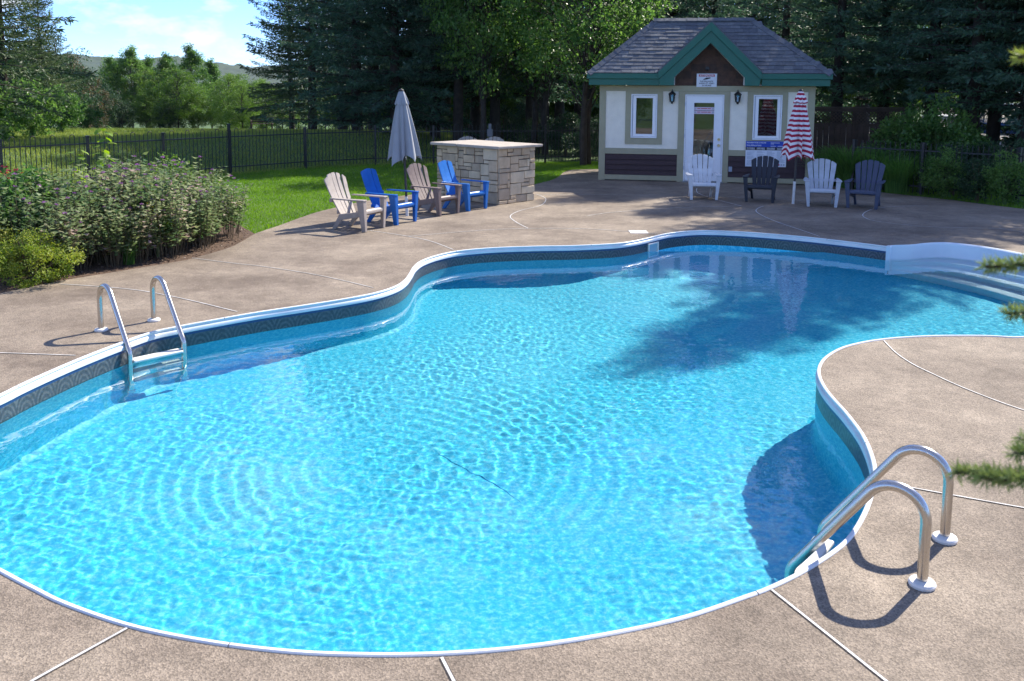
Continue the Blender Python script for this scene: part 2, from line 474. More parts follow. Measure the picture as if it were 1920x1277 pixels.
M['blade_field'] = leaf_mat('field grass blades', (0.11, 0.19, 0.03), (0.26, 0.31, 0.075), 0.4, 0.5)
M['reed'] = leaf_mat('ornamental grass blades', (0.06, 0.15, 0.03), (0.15, 0.29, 0.06), 0.45, 2)
WAVE = 0.42
# ------------------------------------------------------------------ pool outline (inner edge of the deck)
def catmull(pts, step, closed=True):
    pts = [np.array(p, float) for p in pts]
    n = len(pts); out = []
    for i in range(n if closed else n - 1):
        p0 = pts[(i - 1) % n] if closed or i > 0 else pts[0]
        p1 = pts[i]; p2 = pts[(i + 1) % n]
        p3 = pts[(i + 2) % n] if closed or i + 2 < n else pts[-1]
        k = max(1, int(np.linalg.norm(p2 - p1) / step))
        for j in range(k):
            t = j / k
            out.append(0.5 * ((2 * p1) + (-p0 + p2) * t + (2 * p0 - 5 * p1 + 4 * p2 - p3) * t * t + (-p0 + 3 * p1 - 3 * p2 + p3) * t ** 3))
    if not closed: out.append(pts[-1])
    return out

# two runs of coping, traced round the pool anticlockwise: from the steps over the far side, left end, near side to the right end
far_px = [(1668, 463), (1600, 454.5), (1500, 443.5), (1400, 435.5), (1330, 432.5), (1290, 433.5), (1250, 438), (1215, 446), (1185, 452.5), (1150, 457), (1080, 460.5), (1000, 462), (920, 465), (860, 470.5), (820, 478.5), (790, 489), (775, 500), (767, 513), (757, 526), (738, 538), (700, 550), (640, 561.5), (560, 574), (480, 586), (400, 600), (330, 613), (280, 624), (220, 645), (150, 672), (80, 702), (30, 725), (0, 740)]
near_px = [(0, 1075), (60, 1107), (120, 1136), (240, 1177), (380, 1206), (520, 1224), (640, 1231), (800, 1231), (960, 1220), (1120, 1197), (1280, 1163), (1400, 1123), (1450, 1104), (1510, 1074), (1570, 1035), (1602, 1004), (1627, 960), (1641, 918), (1645, 890), (1638, 855), (1620, 815), (1590, 775), (1562, 744), (1546, 722), (1538, 700), (1542, 682), (1556, 667), (1582, 653), (1620, 643), (1660, 637), (1700, 633.5), (1760, 631), (1850, 631), (1920, 633)]
run = [g(*q)[:2] for q in far_px]
run += [(-3.80, 5.75), (-3.58, 5.05), (-3.05, 4.42)]
run += [g(*q)[:2] for q in near_px]
run += [(5.35, 8.30), (5.95, 8.80), (6.28, 9.40), (6.35, 9.90)]
coping_line = catmull(run, 0.05, closed=False)                     # where there is coping
chord = catmull([(6.35, 9.90), (6.32, 10.6), (6.17, 11.3), (5.86, 12.05), run[0]], 0.05, closed=False)
rim = catmull([(6.35, 9.90), (6.72, 10.05), (7.05, 10.5), (7.17, 11.1), (7.12, 11.7), (6.93, 12.25), (6.70, 12.75), (6.36, 13.08), (6.02, 13.04), (5.75, 12.90), (5.55, 12.85), run[0]], 0.05, closed=False)
pool_poly = [tuple(p) for p in coping_line] + [tuple(p) for p in chord[1:-1]]
hole_poly = [tuple(p) for p in coping_line] + [tuple(p) for p in rim[1:-1]]

def inside(poly, X, Y):
    P = np.array(poly); x0, y0 = P[:, 0], P[:, 1]; x1, y1 = np.roll(x0, -1), np.roll(y0, -1)
    r = np.zeros(X.shape, bool)
    for a, b, c, d in zip(x0, y0, x1, y1):
        if b == d: continue
        m = ((b > Y) != (d > Y)) & (X < (c - a) * (Y - b) / (d - b) + a)
        r ^= m
    return r

def edge_dist(poly, X, Y):
    P = np.array(poly)
    best = np.full(X.shape, 1e9)
    for p in P: best = np.minimum(best, (X - p[0]) ** 2 + (Y - p[1]) ** 2)
    return np.sqrt(best)

from mathutils.geometry import delaunay_2d_cdt, tessellate_polygon

def sheet(name, outer, holes, z, m, parent=None, thick=0.0):
    loops = [outer] + holes
    co = []; edges = []
    for lp in loops:
        n0 = len(co); co += [Vector((p[0], p[1])) for p in lp]
        edges += [(n0 + i, n0 + (i + 1) % len(lp)) for i in range(len(lp))]
    v, e, f, *_ = delaunay_2d_cdt(co, edges, [], 0, 1e-5)
    cx = np.array([[sum(v[i].x for i in t) / len(t), sum(v[i].y for i in t) / len(t)] for t in f])
    ok = inside(outer, cx[:, 0], cx[:, 1])
    for h in holes: ok &= ~inside(h, cx[:, 0], cx[:, 1])
    fs = [tuple(t) for t, k in zip(f, ok) if k]
    mb = MB()
    mb.v = [(p.x, p.y, z) for p in v]; mb.f = fs
    if thick:
        for lp in loops:
            n = len(mb.v)
            mb.v += [(p[0], p[1], z) for p in lp] + [(p[0], p[1], z - thick) for p in lp]
            k = len(lp)
            mb.f += [(n + i, n + (i + 1) % k, n + k + (i + 1) % k, n + k + i) for i in range(k)]
    o = mb.build(name, m, parent)
    for p in o.data.polygons: pass
    return o

# ------------------------------------------------------------------ deck
bed_edge = [g(*q)[:2] for q in [(478, 438), (438, 461), (395, 475), (351, 487), (263, 502), (184, 515), (110, 527), (0, 550)]]
lawn_edge = [g(*q)[:2] for q in [(1120, 317), (1075, 318), (1057, 323), (1048, 331), (1030, 339), (1005, 345)]] + [(0.1, 19.6), (-0.9, 19.45)] + [g(*q)[:2] for q in [(850, 354), (778, 364), (686, 376.5), (625, 390), (590, 399), (555, 411), (520, 424), (495, 432)]]
right_edge = [(14, 11.5), (12.0, 14.2), (10.6, 15.9)] + [g(*q)[:2] for q in [(1920, 392), (1840, 382), (1780, 374.5), (1740, 370)]] + [(8.1, 19.55), (7.6, 20.6), (7.2, 22.0), (7.1, 24.8)]
deck_outer = [(-9, -6), (14, -6)] + [tuple(p) for p in right_edge] + [tuple(p) for p in catmull(lawn_edge, 0.25, False)] + [tuple(p) for p in catmull(bed_edge, 0.25, False)] + [(-7.2, 8.2), (-9, 7.0)]
deck = sheet('pool_deck', deck_outer, [hole_poly], 0.0, M['deck'], thick=0.12)
tag(deck, 'brown exposed aggregate concrete deck round the pool', 'deck', kind='structure')

def ribbon(name, pts, w, z, m, parent=None):
    pts = [Vector((p[0], p[1], 0)) for p in pts]
    mb = MB(); vs = []
    for i, p in enumerate(pts):
        t = (pts[min(i + 1, len(pts) - 1)] - pts[max(i - 1, 0)]).normalized()
        nrm = Vector((-t.y, t.x, 0)) * w / 2
        vs += [(p + nrm) + Vector((0, 0, z)), (p - nrm) + Vector((0, 0, z))]
    mb.add(vs, [(2 * i, 2 * i + 1, 2 * i + 3, 2 * i + 2) for i in range(len(pts) - 1)])
    return mb.build(name, m, parent)

joints_px = [
    ([(20, 1302), (62, 1277), (150, 1228), (238, 1179)], 0.012), ([(862, 1300), (850, 1277), (828, 1234)], 0.012), ([(1447, 1107), (1560, 1197), (1660, 1277), (1690, 1300)], 0.012),
    ([(1648, 904), (1780, 928), (1920, 953), (2010, 969)], 0.010), ([(1657, 639), (1680, 662), (1711, 683), (1750, 702), (1791, 721), (1840, 741), (1888, 759), (1930, 773), (2000, 795)], 0.010),
    ([(-60, 660), (0, 662), (142, 667)], 0.012), ([(113, 533), (190, 538), (265, 545.5), (350, 562), (445, 585)], 0.012), ([(360, 484), (430, 493), (500, 501), (600, 517), (700, 540)], 0.010),
    ([(690, 432), (765, 443.4), (809, 453), (850, 468.5)], 0.014), ([(765, 443.4), (840, 437), (919, 431.2), (981, 428.9), (1060, 428.6), (1130, 431), (1230, 439)], 0.014),
    ([(1006, 365), (1018, 369), (1023.5, 375.3), (1013, 385.7), (976, 395), (957, 405.2), (966, 415.6), (990, 428.3)], 0.016), ([(1006, 365.3), (1060, 365), (1160, 365.8), (1300, 366.5)], 0.014),
    ([(1060, 342.8), (1122, 342)], 0.014), ([(1307, 353), (1306, 358), (1312, 364), (1342, 374), (1390, 386.5)], 0.016), ([(1100, 405), (1143, 399), (1220, 393), (1290, 389), (1390, 386.5)], 0.014),
    ([(1432, 386.8), (1421, 391), (1418, 397), (1434, 407), (1465, 419.4), (1500, 431), (1537, 444)], 0.016), ([(1305, 366.5), (1420, 372), (1560, 380), (1641, 391)], 0.012),
    ([(1740, 386.5), (1689, 387), (1641, 391.4), (1618, 402), (1630, 412), (1674, 419.4), (1751, 426), (1872, 428.5), (1960, 427)], 0.016), ([(1872, 428.5), (1920, 436), (1980, 446)], 0.014)]
for pts, w in joints_px:
    P = catmull([g(*q)[:2] for q in pts], 0.08, False)
    jo = ribbon('joint', P, w, 0.0045, M['caulk'], deck)
    ribbon('joint_groove', P, w + 0.010, 0.0022, M['groove'], jo)

# ------------------------------------------------------------------ pool
WATER_Z = -0.19
FLOOR_Z = -1.16
pool = thing('swimming_pool', 'curved pool with mottled blue liner and white coping', 'pool', kind='structure')

def offset_line(line, closed=False):
    """unit normals pointing into the pool (the line runs anticlockwise, pool on its left)"""
    P = np.array(line); T = np.zeros_like(P)
    T[1:-1] = P[2:] - P[:-2]; T[0] = P[1] - P[0]; T[-1] = P[-1] - P[-2]
    T /= np.linalg.norm(T, axis=1)[:, None]
    return P, np.stack([-T[:, 1], T[:, 0]], 1)

area = 0.5 * sum(pool_poly[i][0] * pool_poly[(i + 1) % len(pool_poly)][1] - pool_poly[(i + 1) % len(pool_poly)][0] * pool_poly[i][1] for i in range(len(pool_poly)))
PL, NL = offset_line(coping_line)
if area < 0: NL = -NL

def loft(name, prof, m, uv=False, smooth=True, P=PL, N=NL, parent=pool):
    n = len(P); mb = MB(); vs = []
    for d, z in prof:
        vs += [(P[i][0] + N[i][0] * d, P[i][1] + N[i][1] * d, z) for i in range(n)]
    fs = []
    for j in range(len(prof) - 1):
        for i in range(n - 1):
            fs.append((j * n + i, j * n + i + 1, (j + 1) * n + i + 1, (j + 1) * n + i))
    mb.add(vs, fs)
    o = mb.build(name, m, parent, smooth)
    if uv:
        s = np.concatenate([[0], np.cumsum(np.linalg.norm(np.diff(P, axis=0), axis=1))])
        zs = [z for d, z in prof]; z0, z1 = min(zs), max(zs)
        lay = o.data.uv_layers.new(name='UVMap')
        for l in o.data.loops:
            k = l.vertex_index
            lay.data[l.index].uv = (s[k % n], (o.data.vertices[k].co.z - z0) / (z1 - z0))
    return o

loft('coping', [(-0.002, -0.01), (-0.002, 0.004), (0.003, 0.009), (0.016, 0.010), (0.023, 0.005), (0.024, -0.006), (0.016, -0.012), (0.016, -0.021), (0.027, -0.026), (0.034, -0.036), (0.034, -0.062), (0.024, -0.068)], M['coping'])
for sx_ in (0.9, 3.1, 5.2, 7.2, 9.4, 11.6, 13.9, 16.2, 18.5, 20.8, 23.0):
    cl = np.concatenate([[0], np.cumsum(np.linalg.norm(np.diff(PL, axis=0), axis=1))]); si = min(int(np.argmin(abs(cl - sx_))), len(PL) - 2)
    d_ = (PL[si + 1] - PL[si]); d_ = d_ / np.linalg.norm(d_) * 0.004
    loft('coping_seam', [(-0.003, -0.01), (-0.003, 0.0045), (0.0025, 0.0098), (0.0164, 0.0108), (0.0236, 0.0055), (0.0247, -0.006)], M['groove'], P=np.array([PL[si], PL[si] + d_]), N=np.array([NL[si], NL[si]]))
band = loft('border_band', [(0.026, -0.066), (0.026, -0.225)], M['border'], uv=True)
wall_ob = loft('pool_wall', [(0.026, -0.225), (0.026, FLOOR_Z + 0.10), (0.05, FLOOR_Z + 0.03), (0.11, FLOOR_Z), (0.16, FLOOR_Z - 0.004)], M['liner'])

def floor_z(d, X, Y):
    t = np.clip((d - 0.1) / 2.4, 0, 1)
    return FLOOR_Z - 0.22 * t * t * (3 - 2 * t)
gx = np.arange(-4.2, 7.4, 0.15); gy = np.arange(3.0, 14.2, 0.15)
FX, FY = np.meshgrid(gx, gy)
fin = inside(pool_poly, FX, FY); fd = edge_dist(pool_poly, FX, FY)
sel = fin & (fd > 0.12)
co = [Vector(p) for p in pool_poly] + [Vector((a, b)) for a, b in zip(FX[sel], FY[sel])]
v, e, f, *_ = delaunay_2d_cdt(co, [(i, (i + 1) % len(pool_poly)) for i in range(len(pool_poly))], [], 0, 1e-5)
va = np.array([(p.x, p.y) for p in v])
cen = np.array([va[list(t)].mean(0) for t in f])
ok = inside(pool_poly, cen[:, 0], cen[:, 1])
vz = floor_z(edge_dist(pool_poly, va[:, 0], va[:, 1]), va[:, 0], va[:, 1])
mb = MB(); mb.v = [(a, b, c) for (a, b), c in zip(va, vz)]; mb.f = [tuple(t) for t, k in zip(f, ok) if k]
floor_ob = mb.build('pool_floor', M['liner'], pool, smooth=True)
RECV = [band, wall_ob, floor_ob]

# white moulded corner steps, set outside the pool wall
Q = 60
def resample(line, n):
    P = np.array(line); s = np.concatenate([[0], np.cumsum(np.linalg.norm(np.diff(P, axis=0), axis=1))])
    q = np.linspace(0, s[-1], n)
    return np.stack([np.interp(q, s, P[:, 0]), np.interp(q, s, P[:, 1])], 1)
RM, CH = resample(rim, Q), resample(chord, Q)
steps = thing('pool_steps', 'white moulded corner steps at the far right end of pool', 'pool steps', (0, 0, 0))
def step_ring(t, z): return [(RM[i][0] * (1 - t) + CH[i][0] * t, RM[i][1] * (1 - t) + CH[i][1] * t, z) for i in range(Q)]
def step_part(name, rings):
    mb = MB(); vs = []
    for r_ in rings: vs += r_
    mb.add(vs, [(j * Q + i, j * Q + i + 1, (j + 1) * Q + i + 1, (j + 1) * Q + i) for j in range(len(rings) - 1) for i in range(Q - 1)])
    o = mb.build(name, M['step_white'], steps, smooth=True); o.cycles.is_caustics_receiver = True
    return o
step_part('rim', [step_ring(-0.03, -0.03), step_ring(-0.03, 0.016), step_ring(-0.012, 0.024), step_ring(0.03, 0.022), step_ring(0.045, 0.008)])
step_part('back_wall', [step_ring(0.045, 0.008), step_ring(0.055, -0.15), step_ring(0.075, -0.27), step_ring(0.11, -0.30)])
for t0, t1, z in ((0.11, 0.38, -0.30), (0.38, 0.68, -0.56), (0.68, 0.985, -0.82)):
    step_part('tread', [step_ring(t0, z), step_ring(t1 - 0.03, z - 0.004), step_ring(t1 - 0.004, z - 0.02), step_ring(t1 + 0.006, z - 0.08), step_ring(t1 + 0.012, z - 0.262 if t1 < 0.9 else FLOOR_Z - 0.03)])
for end in (0, Q - 1):
    a = Vector((*RM[end], 0)); 
# left end post where coping meets the steps
mb = MB()
p0 = Vector((run[0][0], run[0][1], 0)); dirn = Vector((NL[0][0], NL[0][1], 0))
side = Vector((-dirn.y, dirn.x, 0))
mm = Matrix.Translation(p0) @ Matrix(((side.x, dirn.x, 0, 0), (side.y, dirn.y, 0, 0), (0, 0, 1, 0), (0, 0, 0, 1)))
mb.box(-0.03, 0.03, -0.02, 0.055, -0.9, 0.02, mm).build('end_post', M['step_white'], steps, bevel=0.008)

# skimmer mouth in the far wall, its lid on the deck, a return inlet and the main drain
def wall_frame(px, py):
    q = g(px, py); P = np.array(coping_line); i = int(np.argmin(((P - np.array(q[:2])) ** 2).sum(1)))
    n = Vector((NL[i][0], NL[i][1], 0)); t = Vector((-n.y, n.x, 0))
    return Matrix.Translation(Vector((P[i][0], P[i][1], 0)) + n * 0.026) @ Matrix(((t.x, n.x, 0, 0), (t.y, n.y, 0, 0), (0, 0, 1, 0), (0, 0, 0, 1)))
m_ = wall_frame(1222, 445)
sk = MB()
for a in ((-0.15, 0.15, -0.105, -0.085), (-0.15, 0.15, -0.245, -0.225), (-0.15, -0.12, -0.225, -0.105), (0.12, 0.15, -0.225, -0.105)):
    sk.box(a[0], a[1], -0.002, 0.018, a[2], a[3], m_)
sk.build('skimmer_frame', M['plastic_white'], pool, bevel=0.003)
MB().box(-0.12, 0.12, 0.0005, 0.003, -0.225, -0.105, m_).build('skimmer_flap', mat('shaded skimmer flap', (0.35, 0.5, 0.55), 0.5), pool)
lid_c = g(1197, 435)
mb = MB().box(lid_c.x - 0.14, lid_c.x + 0.14, lid_c.y - 0.14, lid_c.y + 0.14, -0.01, 0.006)
mb.build('skimmer_lid', M['plastic_white'], deck, bevel=0.004)
m2 = wall_frame(1634, 850)
fit = MB(); fit.tube([m2 @ Vector((0, 0, -0.42)), m2 @ Vector((0, 0.02, -0.42))], 0.035, 14)
fit.build('return_inlet', M['plastic_white'], pool)
dr = g(1258, 640, FLOOR_Z)
MB().lathe([(0.10, FLOOR_Z - 0.24), (0.10, FLOOR_Z - 0.20), (0.07, FLOOR_Z - 0.185)], 18, (dr.x, dr.y)).build('main_drain', mat('dark drain cover', (0.03, 0.08, 0.12), 0.5), pool)
wr = catmull([g(*q, FLOOR_Z)[:2] for q in [(820, 960), (870, 990), (930, 1020), (985, 1062)]], 0.05, False)
RECV.append(bpy.data.objects['main_drain'])
wl = MB().tube([(p[0], p[1], FLOOR_Z - 0.216) for p in wr], 0.0035, 6).build('liner_crease', mat('liner crease', (0.03, 0.46, 0.70), 0.5), pool)

RECV.append(wl)
for o in RECV: o.cycles.is_caustics_receiver = True
# ------------------------------------------------------------------ water: a real rippled surface that refracts the sun
def water_material():
    m = bpy.data.materials.new('pool water'); m.use_nodes = True
    b = m.node_tree.nodes['Principled BSDF']
    b.inputs['Transmission Weight'].default_value = 1
    b.inputs['Roughness'].default_value = 0
    b.inputs['IOR'].default_value = 1.33
    b.inputs['Base Color'].default_value = (0.71, 0.965, 0.99, 1)
    return m
st = 0.0115
wx = np.arange(-4.1, 7.4, st); wy = np.arange(3.1, 13.4, st)
WX, WY = np.meshgrid(wx, wy)
wz = np.zeros_like(WX)
wr_ = np.random.default_rng(5)
amp = 0.00019 * WAVE
for i in range(72):
    lam = 0.044 * (5.5 ** wr_.random()); k = 2 * np.pi / lam; a = wr_.random() * 2 * np.pi
    wz += amp * (lam / 0.2) ** 1.35 * np.sin(k * (np.cos(a) * WX + np.sin(a) * WY) + wr_.random() * 7)
patch = 0.72 + 0.30 * np.sin(0.9 * WX + 1.3) * np.sin(0.8 * WY + 0.4) + 0.22 * np.sin(2.3 * WX - 1.7 * WY + 0.8 * np.sin(1.1 * WY)) + 0.16 * np.sin(4.1 * WX + 2.9 * WY)
wz *= np.clip(patch, 0.22, 1.4) * np.clip(1.15 - (WY - 4) * 0.07, 0.45, 1.2)
for cx_px, cy_px, a0, l0, rad in ((850, 715, 0.00022, 0.13, 2.2), (640, 690, 0.00009, 0.10, 0.4), (1265, 545, 0.00012, 0.10, 0.8), (1480, 720, 0.0001, 0.12, 1.0)):
    c_ = g(cx_px, cy_px, WATER_Z)
    rr = np.sqrt((WX - c_.x) ** 2 + (WY - c_.y) ** 2)
    ph = 0.35 * np.sin(3 * np.arctan2(WY - c_.y, WX - c_.x) + 1)
    th_ = np.arctan2(WY - c_.y, WX - c_.x)
    ph = ph + 0.9 * np.sin(1.7 * WX + 2.1 * WY) + 0.5 * np.sin(5 * th_ + 3 * rr)
    wz += (0.65 + 0.5 * np.sin(2 * th_ + 0.7) + 0.3 * np.sin(5 * th_ + 2 * rr)) * a0 * np.exp(-((rr - rad * 0.55) / (rad * 0.45)) ** 2) * np.sin(2 * np.pi * rr / l0 + ph)
keep = inside(hole_poly, WX, WY) | (edge_dist(hole_poly, WX, WY) < 0.07)
water = grid_mesh('water', WX, WY, wz + WATER_Z, water_material(), keep)
tag(water, 'clear rippled blue pool water', 'water', kind='structure')
water.cycles.is_caustics_caster = True

# ------------------------------------------------------------------ ground beyond the deck
def smooth01(t):
    t = np.clip(t, 0, 1); return t * t * (3 - 2 * t)
FA, FB, FCc, FD, FE = (-12.6, 15.6), (-7.12, 22.95), (-5.6, 24.7), (-3.9, 26.0), (2.6, 27.3)     # fence line
def fence_y(X):
    return np.interp(X, [-30, FA[0], FB[0], FCc[0], FD[0], FE[0], 40], [2, FA[1], FB[1], FCc[1], FD[1], FE[1], 30])
def ground_z(X, Y):
    s = Y - fence_y(X)
    left = smooth01((-1.2 - X + 0.06 * (Y - 28)) / 3.0)
    bank = 0.66 * smooth01((s - 0.4) / 5.5) * left
    drop = -0.047 * np.clip(Y - 31, 0, 90) * np.clip(left + 0.25, 0, 1)
    far = -9 * smooth01((Y - 110) / 400)
    return -0.02 + bank + drop + far
tx = np.concatenate([-np.geomspace(2600, 16, 46), np.arange(-15.5, 15.6, 0.5), np.geomspace(16, 2600, 46)])
ty = np.concatenate([np.linspace(-600, -20, 14), np.arange(-18, 44, 0.5), np.geomspace(45, 3200, 52)])
TX, TY = np.meshgrid(tx, ty)
tk = ~(inside(hole_poly, TX, TY) | (edge_dist(hole_poly, TX, TY) < 0.75))
terr = grid_mesh('ground', TX, TY, ground_z(TX, TY) - 0.005, M['grass_soil'], tk)
tag(terr, 'grassy ground with a low bank beyond the fence', 'ground', kind='structure')
# planting bed of bark mulch between deck and lawn
bed_poly = [tuple(p) for p in catmull([tuple(q) for q in bed_edge], 0.25, False)] + [(-6.6, 8.6), (-8.6, 9.6), (-8.6, 13.6), (-7.2, 15.3), (-5.6, 15.4), (-4.6, 14.9)]
bed = sheet('planting_bed', bed_poly, [], -0.004, M['mulch'])
tag(bed, 'brown bark mulch planting bed beside the deck', 'planting bed', kind='structure')
# ------------------------------------------------------------------ pavilion (local frame: x along the front, y into the building)
PAV_O = Vector((2.10, 22.02, 0.0)); PAV_RZ = math.atan2(-0.19141, 0.98151)
pav = thing('pool_house', 'small cream pool house with green gable and grey shingle roof', 'pool house', PAV_O, PAV_RZ)
W_, D_ = 4.92, 2.55
wallm = M['stucco']
body = MB()
body.box(0.0, 0.10, 0.10, D_, 0.0, 2.27); body.box(W_ - 0.10, W_, 0.10, D_, 0.0, 2.27); body.box(0.10, W_ - 0.10, D_ - 0.1, D_, 0.0, 2.27)
body.build('wall', wallm, pav)
room = MB(); room.box(0.10, W_ - 0.1, 0.10, D_ - 0.1, 0.0, 0.03); room.box(0.10, W_ - 0.1, D_ - 0.14, D_ - 0.101, 0.03, 2.26); room.box(0.101, W_ - 0.101, 0.10, D_ - 0.15, 2.2, 2.26)
room.box(0.101, 0.13, 0.11, D_ - 0.15, 0.03, 2.2); room.box(W_ - 0.13, W_ - 0.101, 0.11, D_ - 0.15, 0.03, 2.2)
room.build('room_lining', M['room'], pav)
def piece(name, m, x0, x1, z0, z1, y0=0.0, y1=0.10, bevel=0.004, parent=pav):
    return MB().box(x0, x1, y0, y1, z0, z1).build(name, m, parent, bevel=bevel)
# stucco panels
for a in ((0.14, 0.61, 0.78, 2.14), (1.485, 1.85, 0.78, 2.14), (0.61, 1.485, 0.78, 0.88), (3.035, 3.43, 0.78, 2.14), (4.335, 4.78, 0.78, 2.14), (3.43, 4.335, 0.78, 0.88)):
    piece('stucco_panel', wallm, a[0], a[1], a[2], a[3], 0.0, 0.10, 0)
T = M['trim']
for a in ((-0.012, 0.14, 0.0, 2.14), (4.78, W_ + 0.012, 0.0, 2.14)): piece('corner_board', T, *a, y0=-0.028, y1=0.12)
piece('frieze_board', T, -0.014, W_ + 0.014, 2.1402, 2.272, -0.030, 0.10)
for a in ((0.141, 1.849, 0.02, 0.14), (3.036, 4.779, 0.02, 0.14)): piece('base_board', T, *a, y0=-0.024)
for a in ((0.141, 1.849, 0.642, 0.78), (3.036, 4.779, 0.642, 0.78)): piece('belt_board', T, *a, y0=-0.026)
for x0, x1 in ((0.61, 1.485), (3.43, 4.335)):
    wx0, wx1, wz0, wz1 = x0 + 0.134, x1 - 0.126, 1.03, 2.07
    piece('window_casing', T, x0, wx0, 0.88, 2.1398, -0.022); piece('window_casing', T, wx1, x1, 0.88, 2.1398, -0.022)
    piece('window_casing', T, wx0, wx1, 0.88, wz0, -0.0215); piece('window_casing', T, wx0, wx1, wz1, 2.1398, -0.0215)
    w = thing('window', None, None); w.parent = pav
    fr = MB()
    fr.box(wx0, wx0 + 0.028, -0.045, 0.09, wz0, wz1); fr.box(wx1 - 0.028, wx1, -0.045, 0.09, wz0, wz1)
    fr.box(wx0 + 0.028, wx1 - 0.028, -0.045, 0.09, wz0, wz0 + 0.03); fr.box(wx0 + 0.028, wx1 - 0.028, -0.045, 0.09, wz1 - 0.03, wz1)
    fr.build('frame', M['white_paint'], w, bevel=0.005)
    sa = MB(); i0, i1, j0, j1 = wx0 + 0.045, wx1 - 0.032, wz0 + 0.034, wz1 - 0.034
    sa.box(i0, i0 + 0.075, -0.022, 0.03, j0, j1); sa.box(i1 - 0.075, i1, -0.022, 0.03, j0, j1)
    sa.box(i0 + 0.075, i1 - 0.075, -0.022, 0.03, j0, j0 + 0.06); sa.box(i0 + 0.075, i1 - 0.075, -0.022, 0.03, j1 - 0.06, j1)
    sa.build('sash', M['white_paint'], w, bevel=0.006)
    MB().box(wx0 + 0.028, wx0 + 0.044, -0.01, 0.05, j0, j1).build('seal', M['ink_grey'], w)
    MB().box(i0 + 0.075, i1 - 0.075, 0.0, 0.006, j0 + 0.06, j1 - 0.06).build('pane', M['pane'], w)
    if x0 < 1:
        bl = MB()
        for k in range(30):
            z = j0 + 0.08 + k * 0.028
            if z < j1 - 0.07: bl.box(i0 + 0.08, i1 - 0.08, 0.045, 0.062, z, z + 0.004)
        bl.build('blind', M['blind'], w)
# door
for a in ((1.85, 2.003, 0.0, 2.1398), (2.903, 3.035, 0.0, 2.1398)): piece('door_casing', T, *a, y0=-0.0255)
piece('door_casing', T, 2.003, 2.903, 2.068, 2.1398, -0.025)
MB().box(1.98, 2.93, -0.07, 0.10, -0.01, 0.022).build('threshold', mat('aluminium threshold', (0.3, 0.3, 0.3), 0.4, 0.8), pav)
door = thing('door', None, None); door.parent = pav
fr = MB(); fr.box(2.004, 2.03, -0.035, 0.09, 0.022, 2.067); fr.box(2.876, 2.902, -0.035, 0.09, 0.022, 2.067); fr.box(2.03, 2.876, -0.035, 0.09, 2.041, 2.067)
fr.build('frame', M['white_paint'], door, bevel=0.004)
dl = MB(); gx0, gx1, gz0, gz1 = 2.205, 2.692, 0.32, 1.885
dl.box(2.034, gx0, -0.006, 0.04, 0.03, 2.037); dl.box(gx1, 2.872, -0.006, 0.04, 0.03, 2.037); dl.box(gx0, gx1, -0.006, 0.04, 0.03, gz0); dl.box(gx0, gx1, -0.006, 0.04, gz1, 2.037)
dl.build('leaf', M['white_paint'], door, bevel=0.003)
md = MB()
for a in ((gx0 - 0.03, gx0 + 0.012, gz0 - 0.03, gz1 + 0.03), (gx1 - 0.012, gx1 + 0.03, gz0 - 0.03, gz1 + 0.03), (gx0 + 0.012, gx1 - 0.012, gz0 - 0.03, gz0 + 0.012), (gx0 + 0.012, gx1 - 0.012, gz1 - 0.012, gz1 + 0.03)):
    md.box(a[0], a[1], -0.016, -0.004, a[2], a[3])
md.build('glazing_bead', M['white_paint'], door, bevel=0.004)
MB().box(gx0, gx1, 0.008, 0.014, gz0, gz1).build('pane', M['pane'], door)
for z in (1.02, 0.88):
    kn = MB(); kn.tube([(2.806, -0.004, z), (2.806, -0.016, z)], 0.034, 16); kn.tube([(2.806, -0.016, z), (2.806, -0.045, z), (2.806, -0.06, z)], [0.013, 0.022, 0.02 if z < 1 else 0.014], 12)
    kn.build('knob' if z < 1 else 'deadbolt', M['brass'], door, smooth=True)
for z in (0.3, 1.05, 1.8): MB().box(1.998, 2.012, -0.045, -0.03, z, z + 0.09).build('hinge', M['ink_grey'], door)
# notices behind the door glass
for z in (1.70, 1.615):
    s_ = MB().box(2.215, 2.68, 0.000, 0.003, z, z + 0.075).build('notice_strip', M['pink'], door)
# roof
EZ, RZ_, EF, RB = 2.555, 3.90, -0.37, 1.25
EL, ER, RL, RR_ = -0.285, 5.245, 1.215, 3.535
EBk = 2.87
slope = (RZ_ - EZ) / (RB - EF)
roof = MB()
VP = (2.545, EF + (3.70 - EZ) / slope, 3.70)      # where the gable ridge dies into the main roof
roof.add([(EL, EF, EZ), (ER, EF, EZ), (ER, EBk, EZ), (EL, EBk, EZ), (RL, RB, RZ_), (RR_, RB, RZ_), (1.40, EF, EZ), (3.67, EF, EZ), VP, (2.545, RB, RZ_)],
         [(0, 6, 8, 9, 4), (7, 1, 5, 9, 8), (1, 2, 5), (2, 3, 4, 9, 5), (3, 0, 4)])
roof = roof.build('roof', M['roof_under'], pav)
def on_front(x, s):     # x along, s metres up the slope from the eave
    c = math.cos(math.atan(slope)); q = math.sin(math.atan(slope))
    return Vector((x, EF + s * c, EZ + s * q))
SL = math.hypot(RB - EF, RZ_ - EZ)
nrm = Vector((0, -math.sin(math.atan(slope)), math.cos(math.atan(slope))))
rows = 15; ex = SL / rows
GL, GR, GP = 1.37, 3.70, 2.545     # gable feet and peak
